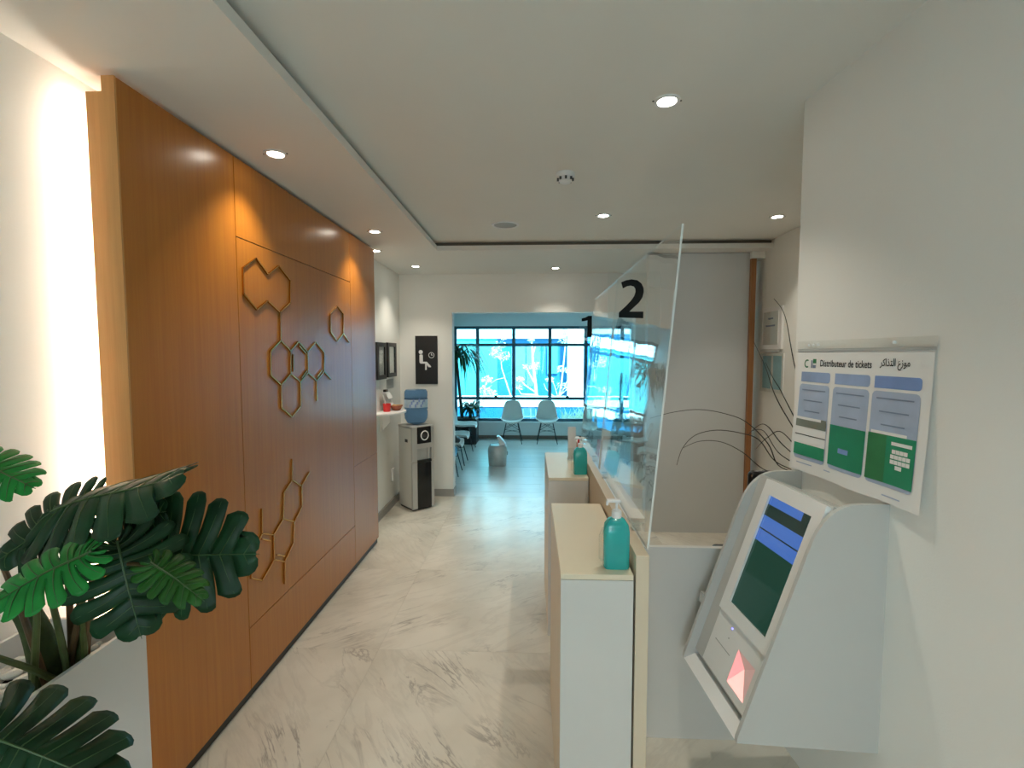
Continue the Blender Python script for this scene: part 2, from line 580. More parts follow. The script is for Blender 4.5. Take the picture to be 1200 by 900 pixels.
# walls
struct('wall_left', 'wall', -1.78, -1.60, -2.3, YW + 0.15, -0.1, ZL)
ZT = ZL
wb_ = MB()
OX0, OX1, OZ = -0.955, 1.25, 2.262
wb_.box(-1.60, OX0, YB, YB + 0.16, 0, ZT)
wb_.box(OX0, OX1, YB, YB + 0.16, OZ, ZT)
wb_.box(OX1, 2.6, YB, YB + 0.16, 0, ZT)
wb_.build('wall_back', 'wall', kind='structure')
struct('wall_right', 'wall', 2.20, 2.6, 2.0, YW + 0.15, -0.1, ZH)
# thick pier that carries the ticket machine, turned a few degrees from the corridor
CW = Vector((1.135, 2.10, 0))
AL = Vector((0.07, -1, 0)).normalized()     # along the wall, towards the entrance
NO = Vector((-1, -0.07, 0)).normalized()    # out of the wall, into the corridor
pm = MB()
e = CW + AL * 4.4
pm.prism([CW, e, (2.6, e.y, 0), (2.6, 2.1, 0)], (0, 0, ZH))
pm.build('wall_right', 'wall', kind='structure')
# unseen entrance wall behind the viewer: opening sized for front fill light
em = MB()
em.box(-1.78, -0.95, -2.45, -2.28, 0, ZH)
em.box(0.50, 2.6, -2.45, -2.28, 0, ZH)
em.box(-0.95, 0.50, -2.45, -2.28, 2.3, ZH)
em.build('wall_front', 'wall', kind='structure')
ed = bpy.data.objects.new('added_glass_door', None)  # unseen glazed door, added to hold back front daylight
ed.location = (-0.325, -2.37, 0)
COL.objects.link(ed)
ed['kind'] = 'structure'
for (a, b2) in ((-0.95, -0.90), (-0.25, -0.20), (0.45, 0.50)):
    bx('door_stile', 'frame', a, b2, -2.40, -2.34, 0, 2.3, ed)
bx('door_rail', 'frame', -0.90, 0.45, -2.40, -2.34, 2.24, 2.3, ed)
for (a, b2) in ((-0.90, -0.25), (-0.20, 0.45)):
    bx('door_pane', 'grey_glass', a, b2, -2.373, -2.367, 0, 2.24, ed)
struct('added_sun_canopy', 'out_white', -2.4, 2.8, -5.0, -2.45, 2.6, 2.8)  # unseen canopy, added to keep the sun out of the entrance
struct('ground', 'out_ground', -6, 6, -7, -2.45, -0.14, -0.02)
# reception side: grey partition and the door edge beside it
struct('wall_reception', 'grey_wall', 1.13, 2.075, 4.68, 4.78, 0, ZL - 0.005)
struct('trim_3', 'trim_wood', 2.075, 2.122, 4.645, 4.79, 0, 2.655)
struct('trim_4', 'wall', 2.075, 2.20, 4.645, 4.79, 2.657, ZL)
# skirtings
struct('baseboard_left', 'skirt', -1.60, -1.585, 4.36, YB, 0, 0.09)
struct('baseboard_back', 'skirt', -1.585, OX0 + 0.012, YB - 0.014, YB, 0, 0.09)
struct('baseboard_opening', 'skirt', OX0, OX0 + 0.012, YB, YB + 0.16, 0, 0.09)
struct('baseboard_window', 'skirt_wood', -1.60, 2.2, YW - 0.015, YW, 0, 0.07)

# window wall
wm = MB()
WX0, WX1, WZ0, WZ1 = -1.598, 2.05, 0.36, 2.34
wm.box(-1.60, 2.2, YW, YW + 0.14, 0, WZ0)
wm.box(-1.60, 2.2, YW, YW + 0.14, WZ1, 2.62)
wm.box(WX1, 2.2, YW, YW + 0.14, WZ0, WZ1)
wm.build('wall_window', 'wall_way', kind='structure')
win = bpy.data.objects.new('window_1', None)
win.location = (0.26, YW + 0.07, WZ0)
COL.objects.link(win)
win['kind'] = 'structure'
win['label'] = 'wide blue tinted window with dark frame at the end of the waiting room'
vx = [WX0 + 0.02, -1.108, -0.355, 0.395, 1.135, 1.88]
hz = [WZ0 + 0.03, 0.84, 1.955, WZ1 - 0.03]
for i, x in enumerate(vx):
    bx('mullion', 'frame', x - 0.034, x + 0.034, YW + 0.03, YW + 0.10, WZ0, WZ1, win)
for i, z in enumerate(hz):
    h = 0.03
    bx('transom', 'frame', WX0, WX1, YW + 0.035, YW + 0.095, z - h, z + h, win)
for i in range(len(vx)):
    xa = vx[i] + 0.03
    xb = (vx[i + 1] - 0.03) if i + 1 < len(vx) else WX1
    for j in range(3):
        bx('pane', 'glass', xa, xb, YW + 0.06, YW + 0.066, hz[j] + 0.028, hz[j + 1] - 0.028, win)
for x in (-0.73, 0.76):
    bx('catch', 'black', x - 0.03, x + 0.03, YW + 0.0, YW + 0.035, 0.865, 0.90, win)
struct('windowsill', 'wall_way', -1.58, 2.2, YW - 0.05, YW + 0.03, WZ0 - 0.03, WZ0)

# ------------------------------------------------------------------ outside the window
struct('ground', 'out_ground', -12, 14, YW + 0.14, 11.9, -0.14, 0.0)
struct('ground', 'out_ground', -12, 14, 12.2, 30, 0.3, 0.5)
kb = bx('planting_bed_wall', 'facade', -10, 12, 11.92, 12.2, 0, 0.45)
tag(kb, 'low wall of the planting bed outside the window', 'wall', kind='structure')
bx('coping', 'out_white', -10, 12, 11.9, 12.2, 0.45, 0.70, kb)
fc = empty('boundary_building', (0, 14.2, 0), 'blue rendered building beyond the garden outside the window', 'building')
bx('wall', 'facade', -0.98, 1.05, 14.0, 16, 0, 2.35, fc)
bx('wall', 'facade_l', -9, -0.98, 13.95, 16, 0, 2.36, fc)
bx('wall', 'facade', 1.5, 10, 14.0, 16, 0, 2.35, fc)
bx('pillar', 'out_white', 1.05, 1.5, 13.7, 16, 0, 3.2, fc)
bx('cornice', 'out_white', -9, 1.0, 13.9, 13.99, 2.22, 2.36, fc)
bx('panel', 'facade_l', 0.48, 0.78, 13.95, 14.0, 1.2, 2.0, fc)


def leafcluster(m, c, r, n, size, rr, flat=0.7, mi=0):
    for _ in range(n):
        while True:
            p = Vector((rr.uniform(-1, 1), rr.uniform(-1, 1), rr.uniform(-1, 1)))
            if p.length < 1: break
        p = Vector(c) + Vector((p.x * r, p.y * r, p.z * r * flat))
        q = Euler((rr.uniform(-1, 1), rr.uniform(-1, 1), rr.uniform(0, 6.28))).to_matrix()
        s = size * rr.uniform(0.6, 1.2)
        pts = [Vector((0, -s, 0)), Vector((s * 0.38, 0, s * 0.1)), Vector((0, s, 0)), Vector((-s * 0.38, 0, s * 0.1))]
        m.poly([p + q @ v for v in pts], mi)


def branch_tree(name, label, trunk, rad, branches, clusters, seed, lsize=0.05):
    rr = random.Random(seed)
    o = empty(name, trunk[0], label, 'plant', 'pale sunlit shrubs outside the window')
    m = MB()
    n = len(trunk)
    m.tube(trunk, [rad * (1 - 0.6 * i / (n - 1)) for i in range(n)], 7)
    for b_ in branches:
        m.tube(b_, [rad * 0.5 * (1 - 0.6 * i / (len(b_) - 1)) for i in range(len(b_))], 6)
    m.build('trunk', 'out_bark', o, smooth=True)
    m = MB()
    for c, r_, n_ in clusters:
        leafcluster(m, c, r_, n_, lsize, rr)
    m.build('foliage', 'out_leaf', o, recalc=False, kind='stuff')
    return o


gY = 12.5
branch_tree('young_tree', 'slim leaning young tree with round pale crown, second window bay from the left',
            [(-0.47, gY, 0.5), (-0.62, gY, 0.95), (-0.76, gY, 1.4), (-0.80, gY, 1.8)], 0.022,
            [[(-0.68, gY, 1.15), (-0.9, gY, 1.1), (-1.05, gY, 1.0)], [(-0.78, gY, 1.6), (-0.95, gY, 1.75)], [(-0.77, gY, 1.55), (-0.62, gY, 1.7)]],
            [((-0.92, gY, 1.80), 0.21, 120), ((-0.70, gY, 1.72), 0.18, 70), ((-0.78, gY, 2.02), 0.15, 60), ((-0.72, gY, 2.2), 0.09, 25)], 1)
branch_tree('bare_shrub', 'pale shrub with thick upright stem and side branches, third window bay from the left',
            [(0.16, gY, 0.5), (0.12, gY, 1.0), (0.05, gY, 1.6), (0.02, gY, 2.15)], 0.05,
            [[(0.15, gY, 0.75), (-0.15, gY, 0.95), (-0.32, gY, 1.15)], [(0.13, gY, 0.95), (-0.06, gY, 1.3), (-0.14, gY, 1.5)],
             [(0.08, gY, 1.45), (0.22, gY, 1.55)], [(0.05, gY, 1.75), (0.14, gY, 2.05)], [(0.12, gY, 0.7), (-0.25, gY, 0.72), (-0.36, gY, 0.9)]],
            [((0.10, gY, 1.45), 0.15, 60), ((-0.12, gY, 1.42), 0.10, 26), ((-0.28, gY, 1.12), 0.11, 34), ((0.02, gY, 2.12), 0.10, 22), ((-0.3, gY, 0.9), 0.1, 20)], 2)
branch_tree('branching_shrub', 'pale shrub of fanning branches in front of the white pillar',
            [(0.72, gY, 0.5), (0.80, gY, 1.0), (0.86, gY, 1.6), (0.92, gY, 2.3)], 0.03,
            [[(0.74, gY, 0.6), (0.9, gY, 0.95), (1.05, gY, 1.3)], [(0.72, gY, 0.6), (0.62, gY, 0.95), (0.5, gY, 1.2)],
             [(0.78, gY, 0.7), (1.0, gY, 0.9), (1.2, gY, 1.05)], [(0.72, gY, 0.55), (0.40, gY, 0.85), (0.34, gY, 1.0)]],
            [((0.78, gY, 1.38), 0.13, 40), ((1.0, gY, 1.32), 0.14, 40), ((0.92, gY, 2.15), 0.22, 80), ((0.5, gY, 1.1), 0.12, 40), ((0.8, gY, 0.95), 0.16, 40)], 3)
branch_tree('leafy_shrub', 'low pale leafy shrub behind the bed wall, second window bay from the left',
            [(-1.25, gY, 0.5), (-1.22, gY, 0.8), (-1.15, gY, 1.15)], 0.02,
            [[(-1.22, gY, 0.8), (-1.02, gY, 0.95)], [(-1.23, gY, 0.7), (-1.4, gY, 0.95)]],
            [((-1.15, gY, 1.1), 0.16, 60), ((-1.2, gY, 0.8), 0.2, 70), ((-1.02, gY, 0.75), 0.14, 40)], 4)
m = MB()
rr = random.Random(8)
for k in range(170):
    bxp = rr.uniform(0.72, 1.9); byp = rr.uniform(11.0, 11.6)
    h = rr.uniform(0.18, 0.55); lean = rr.uniform(-0.25, 0.25)
    w = 0.014
    m.poly([(bxp - w, byp, 0), (bxp + w, byp, 0), (bxp + lean * 0.5 + w, byp, h * 0.7), (bxp + lean, byp, h), (bxp + lean * 0.5 - w, byp, h * 0.7)])
g_ = m.build('ornamental_grass', 'out_leaf', recalc=False)
tag(g_, 'pale tufts of long grass growing just outside the lower right panes', 'grass', kind='stuff')
gr = empty('low_garden_rail', (0.15, 11.3, 0), 'low white rail with short posts outside the third window bay', 'rail')
m = MB(); m.tube([(-0.32, 11.3, 0.28), (0.5, 11.3, 0.28)], 0.012); m.build('rail', 'out_white', gr)
for x in (-0.3, -0.18, 0.0, 0.12):
    m = MB(); m.tube([(x, 11.3, 0), (x, 11.3, 0.46)], 0.011); m.build('post', 'out_white', gr)

# ------------------------------------------------------------------ oak feature wall with its hidden light
fw_ = empty('oak_feature_wall', (-1.5, 2.98, 0), 'tall oak veneer feature wall of flush boards along the left side', 'wall panelling')
XF = -1.42
gp = 0.002
Z0, Z1 = 0.045, 2.70
for (y0, y1, z0, z1) in ((1.64, 2.285, Z0, Z1),
                         (2.285, 3.742, Z0, 0.366), (2.285, 3.742, 0.366, 2.319), (2.285, 3.742, 2.319, Z1),
                         (3.742, 4.33, Z0, 0.85), (3.742, 4.33, 0.85, Z1)):
    bx('board', 'oak', XF - 0.045, XF, y0 + (gp if y0 > 1.7 else 0), y1 - gp, z0 + gp, z1 - gp, fw_, bev=0.0012)
bx('edge_lipping', 'oak_core', XF - 0.0465, XF - 0.0005, 1.632, 1.6395, Z0, Z1, fw_)
bx('carcass', 'oak_core', XF - 0.115, XF - 0.047, 1.645, 4.32, 0.045, 2.655, fw_)
bx('plinth', 'black', XF - 0.115, XF - 0.012, 1.66, 4.325, 0.0, 0.045, fw_)
bx('led_strip', 'led', XF - 0.127, XF - 0.117, 1.675, 1.687, 0.06, 2.64, fw_)

UP = [(2.547, 2.182, 2.439, 2.246), (2.439, 2.246, 2.324, 2.176), (2.324, 2.176, 2.322, 2.049), (2.322, 2.049, 2.431, 1.982), (2.431, 1.982, 2.534, 2.039), (2.547, 2.182, 2.66, 2.247), (2.66, 2.247, 2.787, 2.185), (2.787, 2.185, 2.776, 2.055), (2.776, 2.055, 2.658, 1.989), (2.658, 1.989, 2.534, 2.039), (2.661, 1.99, 2.657, 1.83), (2.657, 1.83, 2.547, 1.769), (2.547, 1.769, 2.542, 1.64), (2.542, 1.64, 2.648, 1.579), (2.648, 1.579, 2.759, 1.638), (2.759, 1.638, 2.766, 1.773), (2.766, 1.773, 2.657, 1.83), (2.766, 1.773, 2.864, 1.829), (2.864, 1.829, 2.979, 1.768), (2.979, 1.768, 2.978, 1.637), (2.978, 1.637, 2.875, 1.583), (2.875, 1.583, 2.759, 1.638), (2.796, 1.75, 2.79, 1.651), (2.872, 1.804, 2.956, 1.757), (2.891, 1.608, 2.962, 1.649), (2.979, 1.768, 3.1, 1.832), (3.1, 1.832, 3.223, 1.766), (3.223, 1.766, 3.215, 1.636), (3.215, 1.636, 3.099, 1.578), (3.099, 1.578, 2.978, 1.637), (3.112, 1.605, 3.186, 1.648), (3.215, 1.636, 3.325, 1.577), (3.099, 1.578, 3.096, 1.447), (2.648, 1.579, 2.643, 1.45), (2.643, 1.45, 2.758, 1.383), (2.758, 1.383, 2.872, 1.434), (2.872, 1.434, 2.875, 1.583)]
SI = [(3.462, 2.103, 3.343, 2.038), (3.343, 2.038, 3.339, 1.908), (3.339, 1.908, 3.448, 1.85), (3.448, 1.85, 3.567, 1.91), (3.567, 1.91, 3.575, 2.058), (3.575, 2.058, 3.462, 2.103), (3.567, 1.91, 3.677, 1.847)]
LO = [(2.748, 1.132, 2.741, 1.008), (2.741, 1.008, 2.853, 0.941), (2.853, 0.941, 2.851, 0.81), (2.851, 0.81, 2.75, 0.752), (2.75, 0.752, 2.627, 0.813), (2.627, 0.813, 2.642, 0.96), (2.642, 0.96, 2.741, 1.008), (2.853, 0.941, 2.964, 1.001), (2.627, 0.813, 2.522, 0.761), (2.522, 0.761, 2.52, 0.621), (2.52, 0.621, 2.63, 0.561), (2.63, 0.561, 2.736, 0.63), (2.736, 0.63, 2.75, 0.752), (2.63, 0.561, 2.623, 0.435), (2.522, 0.761, 2.413, 0.808), (2.413, 0.808, 2.319, 0.745), (2.319, 0.745, 2.303, 0.62), (2.303, 0.62, 2.399, 0.561), (2.399, 0.561, 2.52, 0.621), (2.413, 0.808, 2.417, 0.94), (2.411, 0.78, 2.492, 0.737), (2.552, 0.635, 2.632, 0.593)]


def ornament(segs, label):
    zc = min(min(s[1], s[3]) for s in segs)
    yc = sum(s[0] for s in segs) / len(segs)
    o = empty('molecule_ornament', (XF, yc, zc), label, 'wall ornament')
    hw, dp = 0.0028, 0.009
    for y0, z0, y1, z1 in segs:
        d = Vector((0, y1 - y0, z1 - z0)).normalized()
        n_ = Vector((0, -d.z, d.y)) * hw
        a, b = Vector((XF + 0.0006, y0, z0)) - d * hw * 0.6, Vector((XF + 0.0006, y1, z1)) + d * hw * 0.6
        m = MB()
        m.prism([a - n_, b - n_, b + n_, a + n_], (dp, 0, 0))
        m.build('bar', 'gold', o)
    return o


ornament(UP, 'largest brass molecule ornament of seven hexagons, upper part of the oak wall')
ornament(SI, 'small brass ornament of a single hexagon with a tail on the oak wall')
ornament(LO, 'brass molecule ornament of three hexagons low on the oak wall, beside the big leaf')


# ------------------------------------------------------------------ ceiling lamps and fittings
def downlight_proto():
    o = empty('downlight', (0, 0, 0), 'x', 'ceiling light', 'recessed round downlights')
    m = MB()
    m.lathe([(0.036, 0.0), (0.040, -0.006), (0.052, -0.006), (0.054, 0.0)], seg=28)
    m.build('trim_ring', 'white_p', o, local=True, smooth=True)
    m = MB()
    m.lathe([(0.0, -0.0028), (0.034, -0.0028), (0.0365, -0.0005)], seg=24)
    m.build('lens', 'lens', o, local=True, smooth=True)
    for sx in (-1, 1):
        m = MB()
        m.box(sx * 0.054 - 0.006, sx * 0.054 + 0.006, -0.003, 0.003, -0.003, 0)
        m.build('spring_clip', 'dark', o, local=True)
    d = bpy.data.lights.new('lamp', 'SPOT')
    d.energy = 31.0
    d.color = (1.0, 0.91, 0.77)
    d.spot_size = R(100)
    d.spot_blend = 0.8
    d.shadow_soft_size = 0.03
    l = bpy.data.objects.new('lamp', d)
    l.location = (0, 0, -0.012)
    COL.objects.link(l)
    l.parent = o
    return o


dl0 = None
DL = [(0.561, 2.07, ZH, 'biggest round downlight, alone in the raised ceiling above the reception desk'),
      (0.545, 3.70, ZH, 'round downlight in the raised ceiling above the number two sign'),
      (1.87, 3.78, ZH, 'round downlight in the raised ceiling beside the top corner of the white pier'),
      (0.561, 0.44, ZH, 'added unseen downlight in the raised ceiling over the ticket machine side of the entrance'),  # unseen lamp added to brighten the right wall
      (0.25, -1.10, ZH, 'added unseen downlight in the raised ceiling just inside the entrance door'),  # second added lamp, behind the camera, for the same fill
      (-1.234, 2.325, ZL, 'round downlight in the lowered ceiling near the front end of the oak wall'),
      (-1.23, 3.781, ZL, 'round downlight in the lowered ceiling near the far end of the oak wall'),
      (-1.45, 4.47, ZL, 'round downlight half hidden behind the far top corner of the oak wall'),
      (-1.266, 5.269, ZL, 'round downlight in the lowered ceiling in front of the black sign'),
      (0.274, 5.433, ZL, 'round downlight in the lowered ceiling in front of the wide opening')]
for i, (x, y, z, lb) in enumerate(DL):
    if dl0 is None:
        dl0 = downlight_proto(); o = dl0
    else:
        o = copy_tree(dl0)
    o.location = (x, y, z)
    o['label'] = lb
sd = empty('smoke_detector', (0.198, 2.85, ZH), 'white round smoke detector on the raised ceiling', 'smoke detector')
m = MB(); m.lathe([(0, 0), (0.055, 0), (0.055, -0.022), (0.050, -0.028), (0, -0.028)], (0.198, 2.85, ZH), 28); m.build('base', 'white_p', sd, smooth=True)
for k in range(8):
    a = k * math.pi / 4
    m = MB(); c = Vector((0.198 + 0.043 * math.cos(a), 2.85 + 0.043 * math.sin(a), ZH - 0.035))
    m.box(c.x - 0.006, c.x + 0.006, c.y - 0.006, c.y + 0.006, c.z - 0.008, c.z + 0.008); m.build('vent', 'dark', sd)
m = MB(); m.lathe([(0, -0.028), (0.038, -0.028), (0.038, -0.046), (0.026, -0.056), (0, -0.058)], (0.198, 2.85, ZH), 24); m.build('chamber', 'white_p', sd, smooth=True)
sp = empty('ceiling_speaker', (-0.208, 3.93, ZH), 'flat round speaker grille in the raised ceiling', 'speaker')
m = MB(); m.lathe([(0.092, 0), (0.095, -0.008), (0.108, -0.008), (0.112, 0)], (-0.208, 3.93, ZH), 36); m.build('rim', 'white_p', sp, smooth=True)
m = MB(); m.lathe([(0, -0.007), (0.07, -0.006), (0.094, -0.002)], (-0.208, 3.93, ZH), 36); m.build('grille', 'paper_grey', sp, smooth=True)

# ------------------------------------------------------------------ reception desk, customer ledges, screens
desk = empty('reception_desk', (0.6, 2.7, 0), 'long cream and pale grey reception desk behind the clear screens', 'desk')
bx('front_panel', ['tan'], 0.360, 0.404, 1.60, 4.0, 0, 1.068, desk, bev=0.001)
bx('end_panel', ['grey_lam'], 0.406, 1.128, 2.108, 2.133, 0, 0.893, desk, bev=0.001)
bx('worktop', ['white'], 0.406, 0.70, 2.9, 3.955, 0.72, 0.75, desk)
bx('far_end', ['grey_lam'], 0.406, 0.70, 3.96, 3.985, 0, 0.72, desk)


def ledge(x0, x1, y0, y1, h, label):
    o = empty('counter_ledge', ((x0 + x1) / 2, (y0 + y1) / 2, 0), label, 'counter', 'customer ledges in front of the desk')
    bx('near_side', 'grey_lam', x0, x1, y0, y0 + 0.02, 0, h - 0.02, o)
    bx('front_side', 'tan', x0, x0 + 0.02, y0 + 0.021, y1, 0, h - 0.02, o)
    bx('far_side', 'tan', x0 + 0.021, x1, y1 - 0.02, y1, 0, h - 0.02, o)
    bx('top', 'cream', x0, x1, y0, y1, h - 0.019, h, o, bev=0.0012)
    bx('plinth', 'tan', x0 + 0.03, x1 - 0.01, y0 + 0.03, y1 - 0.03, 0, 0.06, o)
    return o


ledge(0.105, 0.352, 1.60, 2.385, 1.0, 'nearer narrow cream counter ledge with grey end')
ledge(0.110, 0.354, 2.89, 3.65, 1.0, 'farther narrow cream counter ledge, closer to the waiting room')


def screen(y0, y1, label):
    """leaning clear sheet standing on the desk's front panel"""
    b0, b1 = Vector((0.408, 0, 1.068)), Vector((0.506, 0, 2.19))
    th = Vector((0.007, 0, -0.0006))
    o = empty('acrylic_screen', (b0.x, (y0 + y1) / 2, b0.z), label, 'screen', 'clear screens on the desk')
    m = MB()
    P = [Vector((b0.x, y0, b0.z)), Vector((b0.x, y1, b0.z)), Vector((b1.x, y1, b1.z)), Vector((b1.x, y0, b1.z))]
    m.prism(P, th, mi=0, mi_side=1)
    m.build('sheet', ['acrylic', 'acrylic_edge'], o)
    for y in (y0 + 0.2, y1 - 0.2):
        bx('foot_clip', 'clear', b0.x - 0.012, b0.x + 0.02, y - 0.02, y + 0.02, b0.z - 0.0, b0.z + 0.03, o)
    return o


s2 = screen(1.655, 2.835, 'nearer tall clear acrylic screen leaning on the desk, beside the number two')
s1 = screen(2.86, 3.86, 'farther clear acrylic screen leaning on the desk, beside the number one')

TWO = [(0.02, 0.0), (0.66, -0.02), (0.66, 0.155), (0.30, 0.155), (0.30, 0.165), (0.40, 0.26), (0.55, 0.40), (0.63, 0.53), (0.66, 0.66), (0.655, 0.77), (0.60, 0.89), (0.49, 0.975), (0.34, 1.0), (0.19, 0.975), (0.07, 0.925), (0.12, 0.765), (0.22, 0.82), (0.32, 0.838), (0.405, 0.815), (0.445, 0.755), (0.45, 0.67), (0.42, 0.57), (0.34, 0.45), (0.20, 0.30), (0.02, 0.135)]
ONE = [(0.27, 0.0), (0.48, 0.0), (0.48, 1.0), (0.31, 1.0), (0.17, 0.92), (0.0, 0.88), (0.0, 0.74), (0.14, 0.755), (0.27, 0.79)]


def number_sign(word, shape, x, y, z, h, label, glass):
    o = empty(word, (x, y, z), label, 'number sign', 'desk numbers')
    m = MB()
    m.prism([(x + px * h, y - 0.004, z + pz * h) for px, pz in shape], (0, 0.004, 0))
    m.build('digit', 'ink', o)
    m = MB()
    m.prism([(glass[0], y, z - 0.02), (glass[1], y, z - 0.03), (glass[1], y, z + h + 0.03), (glass[0], y, z + h + 0.03)], (0, 0.004, 0), 0, True, 1)
    m.build('plate', ['acrylic', 'acrylic_edge'], o)
    return o


number_sign('number_sign', TWO, 0.305, 1.70, 1.880, 0.132, 'black number 2 on a clear plate above the nearer ledge', (0.27, 0.452))
number_sign('number_sign', ONE, 0.336, 3.20, 1.867, 0.140, 'black number 1 on a clear plate above the farther ledge', (0.325, 0.455))


def pump_bottle(x, y, z, rz, label, s=1.0):
    o = empty('pump_bottle', (x, y, z), label, 'bottle', 'hand gel bottles', rz)
    m = MB()
    prof = [(0.0, 0.0), (0.040, 0.0), (0.044, 0.006), (0.044, 0.125), (0.040, 0.15), (0.028, 0.168), (0.015, 0.176)]
    b = m.bm
    n = 28
    rings = []
    for r, zz in prof:
        if r == 0: continue
        ring = []
        for k in range(n):
            a = 2 * math.pi * k / n
            ex = 0.45
            cx = math.copysign(abs(math.cos(a)) ** ex, math.cos(a)); sy = math.copysign(abs(math.sin(a)) ** ex, math.sin(a))
            ring.append(b.verts.new((cx * r, sy * r * 0.62, zz)))
        rings.append(ring)
    for i in range(len(rings) - 1):
        for k in range(n):
            m.face([rings[i][k], rings[i][(k + 1) % n], rings[i + 1][(k + 1) % n], rings[i + 1][k]])
    m.face(list(reversed(rings[0]))); m.face(rings[-1])
    m.build('body', 'teal', o, local=True, smooth=True)
    m = MB(); m.lathe([(0, 0.174), (0.017, 0.174), (0.017, 0.196), (0.012, 0.20), (0, 0.20)], seg=20); m.build('collar', 'white_p', o, local=True, smooth=True)
    m = MB(); m.lathe([(0, 0.20), (0.0045, 0.20), (0.0045, 0.226), (0, 0.226)], seg=12); m.build('pump_stem', 'white_p', o, local=True)
    m = MB(); m.box(-0.034, 0.014, -0.009, 0.009, 0.226, 0.236, 0, 0.003, 2); m.box(-0.036, -0.028, -0.005, 0.005, 0.216, 0.228)
    m.build('nozzle', 'white_p', o, local=True)
    m = MB(); m.tube([(-0.046, 0, 0.02), (-0.054, 0, 0.03), (-0.054, 0, 0.11), (-0.044, 0, 0.135)], 0.005, 8); m.build('handle', 'clear', o, local=True, smooth=True)
    o.scale = (s, s, s)
    return o


pump_bottle(0.303, 1.665, 1.0, 0.0, 'teal hand gel pump bottle at the front end of the nearer ledge', 1.03)
pump_bottle(0.312, 2.99, 1.0, 0.1, 'teal hand gel pump bottle on the farther ledge', 0.98)
lh = empty('leaflet_holder', (0.318, 3.40, 1.0), 'clear holder with white and red leaflets on the farther ledge', 'leaflet holder')
m = MB(); m.box(0.262, 0.354, 3.36, 3.45, 1.0, 1.006); m.prism([(0.262, 3.36, 1.006), (0.354, 3.36, 1.006), (0.354, 3.372, 1.09), (0.262, 3.372, 1.09)], (0, 0.003, 0)); m.build('holder', 'clear', lh)
m = MB(); m.prism([(0.268, 3.385, 1.007), (0.325, 3.385, 1.007), (0.325, 3.425, 1.23), (0.268, 3.425, 1.23)], (0, 0.008, 0)); m.build('leaflet', 'paper', lh)
m = MB(); m.prism([(0.318, 3.378, 1.007), (0.352, 3.378, 1.007), (0.350, 3.395, 1.16), (0.338, 3.395, 1.16)], (0, 0.005, 0)); m.build('leaflet', 'red', lh, label='red folded leaflet')

# ------------------------------------------------------------------ ticket machine and its poster on the pier
PR = AL.cross(Vector((0, 0, 1)))


def W(u, v, z):
    return CW + AL * u + NO * v + Vector((0, 0, z))


kz = empty('ticket_machine', W(0.29, 0.0, 0.405), 'white wall mounted ticket machine with a sloping touch screen', 'ticket machine')


def arc(p0, p1, p2, n=8):
    out = []
    for i in range(n + 1):
        t = i / n
        out.append(((1 - t) ** 2 * p0[0] + 2 * t * (1 - t) * p1[0] + t * t * p2[0], (1 - t) ** 2 * p0[1] + 2 * t * (1 - t) * p1[1] + t * t * p2[1]))
    return out


prof = [(0.0, 0.408), (0.484, 0.458)] + [(0.482, 0.475)] + [(0.262, 1.112)] + arc((0.262, 1.112), (0.212, 1.262), (0.10, 1.263)) + [(0.0, 1.262)]
for u0, th in ((0.507, 0.016), (0.056, 0.016)):
    m = MB()
    m.prism([W(u0, v, z) for v, z in prof], AL * th)
    m.build('side_plate', 'kiosk', kz)
# slope frame: A top, D along the slope, NN out of it
SA = (0.228, 1.206); SD = (0.327, -0.945); SN = (0.945, 0.327)


def S(u, s, off):
    return W(u, SA[0] + SD[0] * s + SN[0] * off, SA[1] + SD[1] * s + SN[1] * off)


m = MB()
b = -0.035
m.prism([S(0.072, -0.06, b), S(0.072, 0.735, b), W(0.072, 0.0, 0.43), W(0.072, 0.0, 1.185)], AL * 0.435)
m.build('body', 'kiosk', kz)
m = MB(); m.prism([W(0.058, 0.484, 0.458), W(0.058, 0.44, 0.478), W(0.058, 0.0, 0.432), W(0.058, 0.0, 0.408)], AL * 0.464); m.build('bottom_plate', 'white', kz)
# raised bezel with opening
m = MB()
bu0, bu1, bs0, bs1 = 0.150, 0.500, -0.055, 0.500
iu0, iu1, is0, is1 = 0.200, 0.452, 0.0, 0.452
h0, h1 = -0.035, -0.017
for (a0, a1, q0, q1) in ((bu0, bu1, bs0, is0), (bu0, bu1, is1, bs1), (bu0, iu0, is0, is1), (iu1, bu1, is0, is1)):
    m.prism([S(a0, q0, h0), S(a1, q0, h0), S(a1, q1, h0), S(a0, q1, h0)], NO * SN[0] * (h1 - h0) + Vector((0, 0, SN[1] * (h1 - h0))))
m.build('bezel', 'white', kz)
scr = MB()
scr.prism([S(iu0, is0, -0.034), S(iu1, is0, -0.034), S(iu1, is1, -0.034), S(iu0, is1, -0.034)], NO * SN[0] * 0.008 + Vector((0, 0, SN[1] * 0.008)))
scro = scr.build('screen', 'scr_green', kz)
for (a0, a1, q0, q1, mt) in ((0.0, 0.80, 0.0, 0.075, 'scr_blue'), (0.80, 1.0, 0.0, 0.075, 'scr_dark'), (0.0, 1.0, 0.075, 0.175, 'scr_dark'), (0.0, 1.0, 0.175, 0.285, 'scr_blue'),
                             (0.0, 1.0, 0.285, 0.297, 'scr_dark'), (0.0, 1.0, 0.297, 0.40, 'scr_blue')):
    m = MB()
    f = lambda t: iu0 + (iu1 - iu0) * t
    g2 = lambda t: is0 + (is1 - is0) * t
    m.poly([S(f(a0), g2(q0), -0.0255), S(f(a1), g2(q0), -0.0255), S(f(a1), g2(q1), -0.0255), S(f(a0), g2(q1), -0.0255)])
    m.build('display_band', mt, scro)
